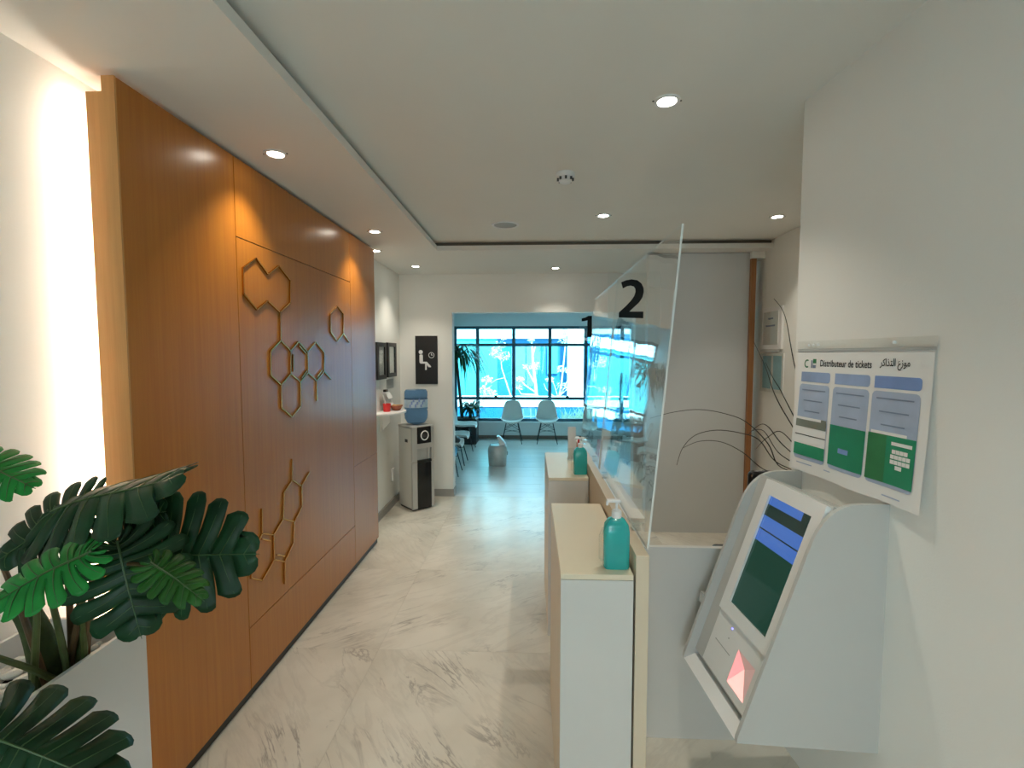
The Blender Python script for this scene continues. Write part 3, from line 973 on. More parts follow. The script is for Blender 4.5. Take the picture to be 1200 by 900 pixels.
# printer bezel with lit ticket slot
m = MB()
lo_u0, lo_u1, lo_s0, lo_s1 = 0.150, 0.500, 0.505, 0.725
ru0, ru1, rs0, rs1 = 0.335, 0.450, 0.568, 0.695
h0, h1 = -0.035, -0.028
ext = NO * SN[0] * (h1 - h0) + Vector((0, 0, SN[1] * (h1 - h0)))
for (a0, a1, q0, q1) in ((lo_u0, lo_u1, lo_s0, rs0), (lo_u0, lo_u1, rs1, lo_s1), (lo_u0, ru0, rs0, rs1), (ru1, lo_u1, rs0, rs1)):
    m.prism([S(a0, q0, h0), S(a1, q0, h0), S(a1, q1, h0), S(a0, q1, h0)], ext)
pb = m.build('printer_cover', 'white', kz)
m = MB()
m.prism([S(0.185, 0.615, -0.028), S(0.30, 0.615, -0.028), S(0.30, 0.618, -0.028), S(0.185, 0.618, -0.028)], NO * 0.0006); m.build('seam', 'paper_grey', pb)
m = MB()
# funnel of the slot: LED light on its faces painted as three glow tones
inn = [(ru0 + 0.055, rs0 + 0.012), (ru1 - 0.005, rs0 + 0.012), (ru1 - 0.005, rs0 + 0.075), (ru0 + 0.055, rs0 + 0.075)]
outr = [(ru0, rs0), (ru1, rs0), (ru1, rs1), (ru0, rs1)]
hi, lo_ = -0.0285, -0.0345
mo = [S(u, s, hi) for u, s in outr]
mi_ = [S(u, s, lo_) for u, s in inn]
for k in range(4):
    pass
I_ = S(ru0 + 0.056, rs0 + 0.040, lo_)
m.poly([mo[0], mo[3], I_], 0)
m.poly([mo[3], mo[2], I_], 2)
m.poly([mo[0], mo[1], mo[2], I_], 1)
m.build('ticket_slot', ['slot_red', 'slot_dark', 'slot_pink'], pb)
m = MB(); c = S(0.262, 0.530, -0.0275)
m.ball(c, 0.004, 8, 6); m.build('indicator', 'led_blue', pb)
m = MB(); c = S(0.262, 0.570, -0.0275); m.ball(c, 0.0025, 8, 6); m.build('indicator', 'paper_grey', pb)
m = MB(); m.prism([W(0.056, 0.335, 0.70), W(0.056, 0.405, 0.685), W(0.056, 0.40, 0.73)], -AL * 0.03); m.build('side_bracket', 'kiosk', kz)

po = empty('ticket_poster', W(0.35, 0.0, 1.27), 'laminated ticket machine instruction poster in a plastic sleeve on the white pier', 'poster')


def PP(u, z, lift=0.0):
    t = (1.80 - z) / 0.53
    return W(u, 0.003 + 0.022 * max(0, t) ** 1.3 + 0.004 * math.sin(u * 21) * max(0, t) ** 2 + lift, z)


def ppatch(u0, u1, z0, z1, lift, mat, parent, name='print', r=0.0, rc=(1, 1, 1, 1), nu=10, nz=8):
    """flat print that follows the sheet; r rounds the corners (bl, br, tr, tl)"""
    m = MB()

    def fn(a, b_):
        z = z0 + (z1 - z0) * (b_ if not r else 0.5 - 0.5 * math.cos(math.pi * b_))
        ins_l = ins_r = 0.0
        if r:
            for (edge, kl, kr) in ((z - z0, 0, 1), (z1 - z, 3, 2)):
                if edge < r:
                    q = r - math.sqrt(max(0, r * r - (r - edge) ** 2))
                    if rc[kl]: ins_l = max(ins_l, q)
                    if rc[kr]: ins_r = max(ins_r, q)
        return PP(u0 + ins_l + (u1 - u0 - ins_l - ins_r) * a, z, lift)
    m.grid(fn, nu, nz if not r else max(nz, 16))
    return m.build(name, mat, parent)


sheet = ppatch(0.026, 0.660, 1.272, 1.772, 0.0, 'paper', po, 'sheet', nu=26, nz=14)
ppatch(0.024, 0.668, 1.764, 1.806, 0.003, 'clear', po, 'sleeve_edge', nu=12, nz=2)
ppatch(0.026, 0.666, 1.764, 1.774, 0.0034, 'paper_grey', po, 'sleeve_band', nu=12, nz=1)
for u in (0.10, 0.13, 0.155, 0.52):
    m = MB(); m.ball(W(u, 0.010, 1.79), 0.006, 8, 6); m.build('press_stud', 'white_p', po)
L1_ = 0.0012
cols = [(0.052, 0.230), (0.250, 0.427), (0.440, 0.627)]
for k, (a, b_) in enumerate(cols):
    ppatch(a + 0.006, b_, 1.640, 1.680, L1_, 'pblue_d' if k == 2 else 'pblue', sheet, 'heading_bar', r=0.012, rc=(0, 1, 1, 0))
    ppatch(a, b_, 1.322, 1.630, L1_, 'pblue_l', sheet, 'column', r=0.016)
    for q in range(3):
        zz = 1.607 - q * 0.043
        wq = (0.78, 0.62, 0.5)[q] * (b_ - a)
        mid = (a + b_) / 2
        ppatch(mid - wq / 2, mid + wq / 2, zz - 0.0022, zz + 0.0022, 2 * L1_, 'ink_soft', sheet, 'text_line', nu=4, nz=1)
a, b_ = cols[0]
ppatch(a, b_, 1.345, 1.495, 2 * L1_, 'paper', sheet, 'screenshot')
ppatch(a, b_, 1.455, 1.485, 3 * L1_, 'pgrey', sheet, 'screenshot_bar')
ppatch(b_ - 0.03, b_, 1.455, 1.495, 3.5 * L1_, 'pgrey', sheet, 'screenshot_bar')
ppatch(a, b_, 1.421, 1.424, 3 * L1_, 'ink', sheet, 'screenshot_line', nz=1)
ppatch(a, b_, 1.338, 1.386, 3 * L1_, 'pgreen', sheet, 'screenshot_field')
a, b_ = cols[1]
ppatch(a, b_, 1.336, 1.487, 2 * L1_, 'pgreen', sheet, 'screenshot')
ppatch(0.305, 0.358, 1.388, 1.406, 3 * L1_, 'pblue_d', sheet, 'screenshot_button', nz=2)
a, b_ = cols[2]
ppatch(a, b_, 1.334, 1.490, 2 * L1_, 'pgreen', sheet, 'screenshot')
ppatch(a, a + 0.075, 1.334, 1.490, 2.4 * L1_, 'pgreen_d', sheet, 'screenshot_field')
ppatch(a + 0.01, b_ - 0.035, 1.490, 1.500, 2.4 * L1_, 'paper', sheet, 'screenshot_bar', nz=1)
ppatch(0.536, 0.616, 1.461, 1.472, 3 * L1_, 'paper', sheet, 'search_field', nz=1)
for rr_ in range(4):
    nk = (4, 5, 5, 1)[rr_]
    for k in range(nk):
        w_ = 0.0145
        u0 = 0.536 + 0.0155 * (k + (0.3 if rr_ == 0 else 0)) if nk > 1 else 0.557
        ppatch(u0, u0 + (w_ if nk > 1 else 0.026), 1.435 - rr_ * 0.0165, 1.448 - rr_ * 0.0165, 3 * L1_, 'paper', sheet, 'key', nu=1, nz=1)
for (u0, u1, zz) in ((0.074, 0.164, 1.306), (0.232, 0.268, 1.306), (0.512, 0.585, 1.293)):
    ppatch(u0, u1, zz - 0.002, zz + 0.002, L1_, 'pblue_l', sheet, 'caption', nu=4, nz=1)
# logo: open ring, two small strokes
m = MB()
ring = []
for k in range(15):
    a = R(55 + 250 * k / 14)
    ring.append(a)
for k in range(14):
    q = []
    for a, rr_ in ((ring[k], 0.017), (ring[k + 1], 0.017), (ring[k + 1], 0.0115), (ring[k], 0.0115)):
        q.append(PP(0.088 + rr_ * math.cos(a), 1.714 + rr_ * math.sin(a), L1_))
    m.poly(q)
m.build('logo_ring', 'pgreen_d', sheet)
for (u0, u1, z0, z1, mt) in ((0.113, 0.121, 1.697, 1.728, 'ink_soft'), (0.124, 0.144, 1.716, 1.733, 'pgreen_d'), (0.124, 0.142, 1.697, 1.709, 'ink_soft')):
    ppatch(u0, u1, z0, z1, L1_, mt, sheet, 'logo_stroke', nu=2, nz=1)


def text_mesh(txt, size, align='LEFT', bold=0.0):
    cu = bpy.data.curves.new('text', 'FONT')
    cu.body = txt
    cu.size = size
    cu.offset = bold
    cu.resolution_u = 3
    o = bpy.data.objects.new('text', cu)
    COL.objects.link(o)
    dg = bpy.context.evaluated_depsgraph_get()
    me = bpy.data.meshes.new_from_object(o.evaluated_get(dg))
    bpy.data.objects.remove(o)
    return me


def put_text(txt, u0, u1, z0, h, mat, parent, name, bold=0.0):
    me = text_mesh(txt, 1.0, bold=bold)
    xs = [v.co.x for v in me.vertices]; ys = [v.co.y for v in me.vertices]
    if not xs: return
    xa, xb = min(xs), max(xs)
    ya, yb = min(ys), max(ys)
    r = parent
    while r.parent: r = r.parent
    for v in me.vertices:
        u = u0 + (v.co.x - xa) / (xb - xa) * (u1 - u0)
        z = z0 + (v.co.y - ya) / (yb - ya) * h
        v.co = PP(u, z, L1_) - Vector(r.location)
    me.materials.clear(); me.materials.append(M[mat])
    o = bpy.data.objects.new(name, me)
    COL.objects.link(o)
    o.parent = parent
    return o


put_text('Distributeur de tickets', 0.168, 0.428, 1.704, 0.026, 'ink', sheet, 'title', bold=0.012)
# the Arabic line in presentation forms, laid out from its left end
AR = '\ufeae\ufedb\ufe8d\ufeac\ufe98\ufedf\ufe8d \ufec9\ufeaf\ufeee\ufee3'
put_text(AR, 0.462, 0.579, 1.700, 0.038, 'ink', sheet, 'title', bold=0.012)

# ------------------------------------------------------------------ reception corner seen past the pier
for (y0, y1, z0, z1, lb) in ((4.29, 4.615, 1.83, 2.16, 'framed white notice on the reception wall, the upper one'),):
    o = empty('framed_notice', (2.2, (y0 + y1) / 2, z0), lb, 'notice', 'notices on the reception wall')
    bx('frame', 'white_p', 2.178, 2.2, y0 - 0.02, y1 + 0.0, z0 - 0.03, z1 + 0.02, o, bev=0.002)
    bx('paper', 'paper', 2.174, 2.178, y0 + 0.03, y1 - 0.03, z0 + 0.02, z1 - 0.02, o)
    bx('glazing', 'clear', 2.171, 2.1735, y0 + 0.03, y1 - 0.03, z0 + 0.01, z1 - 0.02, o)
    bx('text_line', 'ink_soft', 2.1725, 2.1738, y0 + 0.12, y1 - 0.12, 2.07, 2.085, o)
    bx('text_line', 'ink_soft', 2.1725, 2.1738, y0 + 0.08, y1 - 0.08, 2.005, 2.02, o)
    bx('ledge', 'silver', 2.165, 2.178, y0, y1, z0 - 0.055, z0 - 0.032, o)
o = empty('glazed_notice', (2.2, 4.45, 1.42), 'wide glazed notice with a painted window reflection, the lower one on the reception wall', 'notice', 'notices on the reception wall')
bx('backing', 'paper', 2.19, 2.2, 4.24, 4.63, 1.41, 1.765, o)
bx('sheet', 'cyan_reflection', 2.187, 2.19, 4.27, 4.41, 1.44, 1.74, o)  # cyan sheets stand in for the window reflected in the glazing
bx('sheet', 'cyan_reflection', 2.187, 2.19, 4.45, 4.60, 1.44, 1.74, o)
bx('glazing', 'clear', 2.181, 2.186, 4.24, 4.63, 1.41, 1.765, o)

oc = empty('office_chair', (1.32, 2.95, 0), 'black office chair standing behind the white pier', 'chair')
oc.location = (1.42, 2.85, 0)
m = MB(); m.box(1.19, 1.66, 2.60, 2.66, 0.66, 1.12, 0, 0.03, 3); m.build('backrest', 'black', oc, smooth=True)
m = MB(); m.box(1.18, 1.66, 2.66, 3.12, 0.44, 0.52, 0, 0.03, 3); m.build('seat', 'black', oc, smooth=True)
m = MB(); m.tube([(1.42, 2.62, 0.72), (1.42, 2.60, 0.5), (1.42, 2.72, 0.43)], 0.02); m.build('back_bar', 'black', oc)
m = MB(); m.tube([(1.42, 2.88, 0.44), (1.42, 2.88, 0.09)], 0.028, 12); m.build('column', 'steel', oc)
for k in range(5):
    a = k * 2 * math.pi / 5 + 0.3
    c = Vector((1.42 + 0.27 * math.cos(a), 2.88 + 0.27 * math.sin(a), 0))
    m = MB(); m.tube([(1.42, 2.88, 0.1), (c.x, c.y, 0.065)], 0.016); lg = m.build('leg', 'black', oc)
    m = MB(); m.ball((c.x, c.y, 0.03), 0.03, 10, 6); m.build('caster', 'black', lg)

vz = empty('stalk_vase', (1.46, 2.42, 0), 'tall dark vase of thin arching dry stalks behind the white pier', 'vase')
m = MB(); m.lathe([(0, 0), (0.09, 0), (0.10, 0.25), (0.085, 0.6), (0.06, 0.85), (0.075, 0.95), (0.068, 0.95), (0.055, 0.85), (0, 0.82)], (1.46, 2.42, 0), 24)
m.build('vase', 'dark', vz, smooth=True)
ST = [[[0.794, 1.151], [0.824, 1.245], [0.891, 1.316], [1.004, 1.344], [1.14, 1.327], [1.231, 1.29], [1.316, 1.179]],
      [[0.647, 1.407], [0.774, 1.441], [0.91, 1.455], [1.047, 1.433], [1.161, 1.387], [1.277, 1.272], [1.335, 1.156]],
      [[0.824, 1.245], [0.914, 1.283], [1.028, 1.28], [1.143, 1.225], [1.259, 1.132]],
      [[1.167, 1.318], [1.229, 1.374], [1.274, 1.365], [1.34, 1.282]],
      [[1.185, 1.341], [1.252, 1.341], [1.332, 1.226]],
      [[1.21, 1.239], [1.276, 1.309], [1.351, 1.333]],
      [[1.184, 1.821], [1.25, 1.685], [1.29, 1.571], [1.333, 1.48]],
      [[1.25, 1.708], [1.297, 1.617], [1.344, 1.54]],
      [[1.283, 2.046], [1.344, 1.952], [1.40, 1.7]]]


def smoothpath(pts, n=6):
    pts = [Vector(p) for p in pts]
    out = []
    for i in range(len(pts) - 1):
        p0 = pts[max(i - 1, 0)]; p1 = pts[i]; p2 = pts[i + 1]; p3 = pts[min(i + 2, len(pts) - 1)]
        for k in range(n):
            t = k / n
            out.append(0.5 * ((2 * p1) + (-p0 + p2) * t + (2 * p0 - 5 * p1 + 4 * p2 - p3) * t * t + (-p0 + 3 * p1 - 3 * p2 + p3) * t ** 3))
    out.append(pts[-1])
    return out


for k, s in enumerate(ST):
    pts = [(x, 2.6, z) for x, z in s]
    e_ = pts[-1]
    pts += [((e_[0] + 1.46) / 2 + 0.02, 2.52, (e_[2] + 0.95) / 2 + 0.05), (1.46, 2.42, 0.93), (1.46, 2.42, 0.86)]
    n_ = len(smoothpath(pts))
    m = MB(); m.tube(smoothpath(pts), [0.0012 + 0.0016 * min(1, i / (n_ * 0.5)) for i in range(n_)], 6)
    m.build('stalk', 'stalk', vz, smooth=True)

# ------------------------------------------------------------------ left corner: water cooler, sign, frames, shelf
cx, cyy = -1.308, 5.184
AX = Vector((0.72, 0.69, 0)).normalized()    # along the front
BX = Vector((-0.69, 0.72, 0)).normalized()   # towards the back
ang = math.atan2(AX.y, AX.x)
wc = empty('water_cooler', (cx, cyy, 0), 'silver and black floor water cooler standing askew in the corner', 'water cooler', rz=ang)
Wd, Dp, Hh = 0.28, 0.32, 0.955
# local: x along the front, y into the depth, z up
bx('casing', 'cooler', 0.006, Wd - 0.006, 0.02, Dp, 0.02, Hh - 0.03, wc, local=True, bev=0.006, seg=2)
bx('foot', 'black', 0.015, Wd - 0.015, 0.03, Dp - 0.02, 0.0, 0.02, wc, local=True)
m = MB(); m.box(0.0, 0.062, 0, 0.03, 0.02, 0.55); m.box(Wd - 0.036, Wd, 0, 0.03, 0.02, 0.55); m.build('lower_frame', 'silver', wc, local=True)
bx('door', 'gloss_black', 0.064, Wd - 0.038, -0.006, 0.03, 0.02, 0.535, wc, local=True, bev=0.006, seg=2)
m = MB(); m.box(0.0, 0.062, 0, 0.03, 0.556, Hh - 0.03); m.box(Wd - 0.036, Wd, 0, 0.03, 0.556, Hh - 0.03); m.box(0.062, Wd - 0.036, 0, 0.03, 0.70, 0.755)
m.build('upper_frame', 'silver', wc, local=True)
m = MB(); m.box(0.064, Wd - 0.04, 0.018, 0.022, 0.56, 0.70); m.build('tap_recess', 'paper_grey', wc, local=True)
m = MB(); m.box(0.20, 0.222, 0.0, 0.018, 0.575, 0.70); m.box(0.222, 0.226, 0.005, 0.018, 0.575, 0.70); m.build('tap_column', 'silver', wc, local=True)
m = MB(); m.box(0.064, Wd - 0.038, -0.014, 0.02, 0.54, 0.572, 0, 0.006, 2); m.build('drip_tray', 'gloss_black', wc, local=True)
bx('control_panel', 'gloss_black', 0.064, Wd - 0.038, -0.004, 0.03, 0.756, Hh - 0.012, wc, local=True, bev=0.004)
m = MB()
ringp = [(0.157 + 0.046 * math.cos(2 * math.pi * k / 28), -0.006, 0.845 + 0.05 * math.sin(2 * math.pi * k / 28)) for k in range(28)]
m.tube(ringp + [ringp[0]], 0.007, 8, caps=False); m.build('dial_ring', 'white_p', wc, local=True, smooth=True)
m = MB(); m.ball((0.157, -0.004, 0.845), 0.028, 16, 8, scale=(1, 0.25, 1)); m.build('dial_knob', 'dark', wc, local=True, smooth=True)
m = MB(); m.box(-0.002, Wd + 0.002, 0.0, Dp, Hh - 0.03, Hh, 0, 0.01, 2); m.build('top_cover', 'silver', wc, local=True, smooth=True)
bx('hand_grip', 'black', 0.0035, 0.0065, 0.11, 0.17, 0.765, 0.80, wc, local=True, bev=0.001)
m = MB(); m.tube([(0.05, Dp, 0.25), (0.045, Dp + 0.035, 0.26), (0.04, Dp + 0.04, 0.32), (0.035, Dp + 0.03, 0.42)], 0.009); m.build('pipe', 'paper_grey', wc, local=True)
wbt = empty('water_bottle', (cx + AX.x * 0.145 + BX.x * 0.16, cyy + AX.y * 0.145 + BX.y * 0.16 + 0.01, Hh), 'blue water bottle standing on top of the water cooler', 'bottle')
m = MB()
m.lathe([(0, -0.0), (0.04, 0.0), (0.10, 0.02), (0.128, 0.07), (0.132, 0.11), (0.132, 0.155), (0.127, 0.162), (0.127, 0.17), (0.132, 0.178), (0.132, 0.30), (0.127, 0.31), (0.132, 0.32), (0.130, 0.375), (0.115, 0.398), (0.0, 0.402)], seg=36)
m.build('body', 'blue_pc', wbt, local=True, smooth=True)
m = MB(); m.lathe([(0.1335, 0.20), (0.1335, 0.29)], seg=36); m.build('label_sleeve', 'blue_label', wbt, local=True, smooth=True)
m = MB()
for k in range(9):
    a = R(250 + k * 9)
    z_ = 0.205 + 0.03 * (k % 3)
    P_ = lambda a_, z__: (0.1342 * math.cos(a_), 0.1342 * math.sin(a_), z__)
    m.poly([P_(a, z_), P_(a + R(8), z_), P_(a + R(8), z_ + 0.035 + 0.01 * (k % 2)), P_(a, z_ + 0.03)])
m.build('label_print', 'pblue_d', wbt, local=True, recalc=False)

sg = empty('waiting_area_sign', (-1.27, YB, 1.39), 'black upright sign with white seated figure and clock on the back wall', 'sign')
bx('plate', 'black', -1.408, -1.136, YB - 0.012, YB, 1.392, 1.98, sg, bev=0.001)
yy = YB - 0.013


def sgp(px, py):   # position on the sign from its own 0..1 frame
    return (-1.408 + 0.272 * px, 1.98 - 0.588 * py)


def flat(name, pts, mat='white_p', th=0.003):
    m = MB(); m.prism([(x, yy, z) for x, z in pts], (0, -th, 0)); return m.build(name, mat, sg)


hx, hz_ = sgp(0.25, 0.335)
flat('figure_head', [(hx + 0.025 * math.cos(2 * math.pi * k / 20), hz_ + 0.025 * math.sin(2 * math.pi * k / 20)) for k in range(20)])
flat('figure_body', [sgp(*p) for p in ((0.19, 0.40), (0.22, 0.385), (0.31, 0.385), (0.34, 0.40), (0.345, 0.535), (0.52, 0.535), (0.56, 0.555), (0.71, 0.63), (0.70, 0.65), (0.60, 0.648), (0.52, 0.60), (0.51, 0.705), (0.44, 0.705), (0.445, 0.575), (0.24, 0.575), (0.19, 0.55))])
cxk, czk = sgp(0.73, 0.40)
m = MB()
for k in range(28):
    a0, a1 = 2 * math.pi * k / 28, 2 * math.pi * (k + 1) / 28
    m.prism([(cxk + r_ * math.cos(a), yy, czk + r_ * math.sin(a)) for a, r_ in ((a0, 0.036), (a1, 0.036), (a1, 0.030), (a0, 0.030))], (0, -0.003, 0))
m.build('clock_ring', 'white_p', sg)
flat('clock_hand', [(cxk - 0.003, czk - 0.002), (cxk + 0.003, czk - 0.002), (cxk + 0.003, czk + 0.022), (cxk - 0.003, czk + 0.022)])
flat('clock_hand', [(cxk, czk - 0.002), (cxk + 0.018, czk - 0.002), (cxk + 0.018, czk + 0.004), (cxk, czk + 0.004)])

for (y0, y1, z0, z1, lb) in ((5.225, 5.555, 1.50, 1.885, 'black framed certificate on the left wall, nearer the corner'),
                             (4.86, 5.165, 1.49, 1.88, 'black framed certificate on the left wall, half hidden by the oak wall')):
    o = empty('framed_certificate', (-1.6, (y0 + y1) / 2, z0), lb, 'picture frame', 'framed certificates')
    m = MB()
    for q in ((y0, y1, z0, z0 + 0.045), (y0, y1, z1 - 0.045, z1), (y0, y0 + 0.05, z0 + 0.045, z1 - 0.045), (y1 - 0.05, y1, z0 + 0.045, z1 - 0.045)):
        m.box(-1.60, -1.572, q[0], q[1], q[2], q[3])
    m.build('frame', 'black', o)
    bx('paper', 'paper', -1.60, -1.588, y0 + 0.05, y1 - 0.05, z0 + 0.045, z1 - 0.045, o)
    bx('glazing', 'clear', -1.585, -1.583, y0 + 0.05, y1 - 0.05, z0 + 0.045, z1 - 0.045, o)
for (y0, y1, z0, z1, lb) in ((5.23, 5.50, 1.37, 1.475, 'grey printed label under the certificate nearer the corner'),
                             (5.02, 5.14, 1.38, 1.50, 'small white note under the half hidden certificate')):
    o = bx('wall_note', 'paper_grey' if y0 > 5.1 else 'paper', -1.60, -1.597, y0, y1, z0, z1)
    origin_to_base(o); tag(o, lb, 'note')

sh = empty('corner_shelf', (-1.6, 5.04, 1.13), 'white half round wall shelf holding a bowl and leaflets', 'shelf')
m = MB()
pts = [(-1.60, 4.86, 1.13), (-1.60, 5.62, 1.13)]
out = [(-1.60, 4.86, 1.13)]
for k in range(17):
    a = R(-90 + 180 * k / 16)
    out.append((-1.60 + 0.26 * max(0, math.cos(a)), 5.04 + 0.30 * math.sin(a), 1.13))
out = out[1:]
m.prism(out, (0, 0, 0.018)); m.build('board', 'white', sh)
m = MB(); m.prism([(-1.599, 4.98, 1.129), (-1.599, 5.10, 1.129), (-1.599, 5.10, 0.93), (-1.599, 4.98, 0.93)], (0.012, 0, 0)); m.prism([(-1.587, 5.035, 1.129), (-1.587, 5.045, 1.129), (-1.587, 5.045, 0.94), (-1.587, 5.035, 0.94)], (0.08, 0, 0.09))
m.build('bracket', 'white', sh)
bw = empty('sweet_bowl', (-1.46, 5.12, 1.148), 'small terracotta bowl of sweets on the white shelf', 'bowl')
m = MB(); m.lathe([(0, 0), (0.035, 0), (0.05, 0.012), (0.072, 0.055), (0.068, 0.056), (0.046, 0.018), (0, 0.014)], seg=28); m.build('bowl', 'bowl', bw, local=True, smooth=True)
rr = random.Random(2)
for k in range(12):
    m = MB(); m.ball((rr.uniform(-.035, .035), rr.uniform(-.035, .035), 0.045 + rr.uniform(0, 0.012)), 0.014, 8, 5, scale=(1.2, 0.8, 0.7)); m.build('sweet', 'candy' if k % 3 else 'paper', bw, local=True, smooth=True)
cp = empty('red_cup', (-1.525, 4.99, 1.148), 'red plastic cup on the front end of the white shelf', 'cup')
m = MB(); m.lathe([(0, 0), (0.035, 0), (0.042, 0.085), (0.038, 0.085), (0.032, 0.006), (0, 0.006)], seg=24); m.build('cup', 'red', cp, local=True, smooth=True)
lf = empty('leaflet_stand', (-1.55, 5.06, 1.148), 'white leaflet stand with cards leaning on the wall above the shelf', 'leaflet stand')
for k, (y0, y1, z0, z1, x0, x1) in enumerate(((5.00, 5.13, 1.15, 1.36, -1.53, -1.58), (5.06, 5.22, 1.19, 1.27, -1.515, -1.55), (5.05, 5.20, 1.28, 1.34, -1.525, -1.56))):
    m = MB(); m.prism([(x0, y0, z0), (x0, y1, z0), (x1, y1, z1), (x1, y0, z1)], (0.004, 0, 0)); m.build('card', 'paper', lf)
m = MB(); m.box(-1.57, -1.50, 5.02, 5.2, 1.148, 1.152); m.box(-1.575, -1.57, 5.02, 5.2, 1.148, 1.22); m.build('stand', 'clear', lf)
m = MB(); m.box(-1.565, -1.535, 5.0, 5.07, 1.355, 1.38); m.build('clip', 'black', lf)
bx_ = bx('wall_socket', 'white_p', -1.60, -1.575, 5.36, 5.44, 0.30, 0.44, bev=0.004)
origin_to_base(bx_); tag(bx_, 'white double wall socket behind the water cooler', 'socket')


# ------------------------------------------------------------------ waiting room
def shell_chair(shell, label, s=1.0):
    o = empty('shell_chair', (0, 0, 0), label, 'chair', 'shell chairs in the waiting room')
    prof = [(-0.235, 0.405, 0.17), (-0.225, 0.432, 0.20), (-0.12, 0.437, 0.222), (0.0, 0.427, 0.230), (0.10, 0.432, 0.228), (0.165, 0.46, 0.222), (0.20, 0.53, 0.212), (0.222, 0.62, 0.196), (0.242, 0.72, 0.172), (0.255, 0.79, 0.145), (0.262, 0.825, 0.105)]
    m = MB()
    n = len(prof) - 1
    nv = 14

    def fn(a, b_):
        i = min(int(a * n), n - 1); t = a * n - i
        p, q = prof[i], prof[i + 1]
        y, z, w = [p[k] + (q[k] - p[k]) * t for k in range(3)]
        sx = 2 * b_ - 1
        back = min(1, max(0, (a - 0.42) / 0.25))
        lift = 0.055 * abs(sx) ** 3
        return (w * sx, y - lift * back * 1.1, z + lift * (1 - back))
    m.grid(fn, 22, nv)
    sh_ = m.build('shell', shell, o, local=True, smooth=True)
    md = sh_.modifiers.new('thick', 'SOLIDIFY'); md.thickness = 0.010
    top = [(-0.11, -0.10, 0.425), (0.11, -0.10, 0.425), (0.11, 0.10, 0.425), (-0.11, 0.10, 0.425)]
    bot = [(-0.20, -0.20, 0.0), (0.20, -0.20, 0.0), (0.20, 0.22, 0.0), (-0.20, 0.22, 0.0)]
    for k in range(4):
        m = MB(); m.tube([top[k], bot[k]], 0.0075, 8); m.build('leg', 'wire', o, local=True)
    m = MB()
    lerp = lambda p, q, t: tuple(p[i] + (q[i] - p[i]) * t for i in range(3))
    for k in range(4):
        a, b_ = k, (k + 1) % 4
        m.tube([lerp(top[a], bot[a], 0.35), lerp(top[b_], bot[b_], 0.02)], 0.0045, 6)
        m.tube([lerp(top[b_], bot[b_], 0.35), lerp(top[a], bot[a], 0.02)], 0.0045, 6)
    m.tube([lerp(top[0], bot[0], 0.45), lerp(top[2], bot[2], 0.45)], 0.0045, 6)
    m.tube([lerp(top[1], bot[1], 0.45), lerp(top[3], bot[3], 0.45)], 0.0045, 6)
    m.build('wire_brace', 'wire', o, local=True)
    return o


ch0 = shell_chair('chair', 'white shell chair under the window, left one of the two facing the corridor')
ch0.location = (-0.37, 9.46, 0)
CH = [((0.325, 9.48), 0, 'chair', 'white shell chair under the window, closest to the reception desk'),
      ((-1.24, 8.72), 90, 'chair', 'white shell chair by the left wall, next to the hanging plant'),
      ((-1.24, 7.60), 90, 'chair', 'white shell chair by the left wall, second from the hanging plant'),
      ((-1.235, 6.92), 90, 'chair', 'white shell chair by the left wall with a dark bag on its seat')]
for (x, y), a, mt, lb in CH:
    c = copy_tree(ch0)
    c.location = (x, y, 0); c.rotation_euler = (0, 0, R(a)); c['label'] = lb
cb = shell_chair('chair_blue', 'light blue shell chair just behind the edge of the opening')
cb.location = (-1.235, 6.24, 0); cb.rotation_euler = (0, 0, R(90))
hb = empty('hand_bag', (-1.13, 6.86, 0.447), 'dark soft bag lying on a white chair by the left wall', 'bag')
m = MB(); m.ball((0, 0, 0.065), 0.1, 16, 10, scale=(1.1, 1.25, 0.68)); m.build('pouch', 'dark', hb, local=True, smooth=True)
m = MB(); m.tube(smoothpath([(0.0, -0.07, 0.12), (0.0, -0.05, 0.19), (0.0, 0.05, 0.19), (0.0, 0.07, 0.12)]), 0.008); m.build('strap', 'black', hb, local=True, smooth=True)

bn = empty('swing_bin', (-0.52, 7.50, 0), 'silver waste bin with its lid tipped open in the middle of the waiting room', 'bin')
m = MB()
oct_ = [(-0.145, -0.07), (-0.085, -0.115), (0.085, -0.115), (0.14, -0.07), (0.14, 0.08), (0.085, 0.12), (-0.085, 0.12), (-0.145, 0.08)]
lev = [(0.0, 0.92), (0.02, 0.96), (0.24, 1.06), (0.29, 1.02), (0.325, 0.86)]
b = m.bm
rings = [[b.verts.new((x * s, y * s, z)) for x, y in oct_] for z, s in lev]
for i in range(len(rings) - 1):
    for k in range(8):
        m.face([rings[i][k], rings[i][(k + 1) % 8], rings[i + 1][(k + 1) % 8], rings[i + 1][k]])
m.face(list(reversed(rings[0])))
m.build('body', 'steel', bn, local=True, smooth=True)
m = MB(); m.prism([(x * 0.80, y * 0.80, 0.318) for x, y in oct_], (0, 0, 0.004)); m.build('mouth', 'black', bn, local=True)
m = MB(); m.prism([(0.03, -0.09, 0.33), (0.13, -0.08, 0.335), (0.085, -0.075, 0.40), (0.02, -0.075, 0.47), (-0.015, -0.08, 0.465), (0.02, -0.085, 0.40)], (0, 0.15, 0)); m.build('lid', 'silver', bn, local=True)
m = MB(); m.box(0.146, 0.162, -0.04, 0.04, 0.17, 0.23, 0, 0.004); m.build('handle', 'steel', bn, local=True)

bp = empty('black_plant_box', (-1.28, 9.42, 0), 'black square planter box in the far left corner of the waiting room', 'planter')
m = MB(); m.box(-1.50, -1.06, 9.20, 9.64, 0.0, 0.50, 0, 0.01); m.build('box', 'black', bp)
m = MB(); m.box(-1.47, -1.09, 9.23, 9.61, 0.50, 0.505); m.build('soil', 'soil', bp)


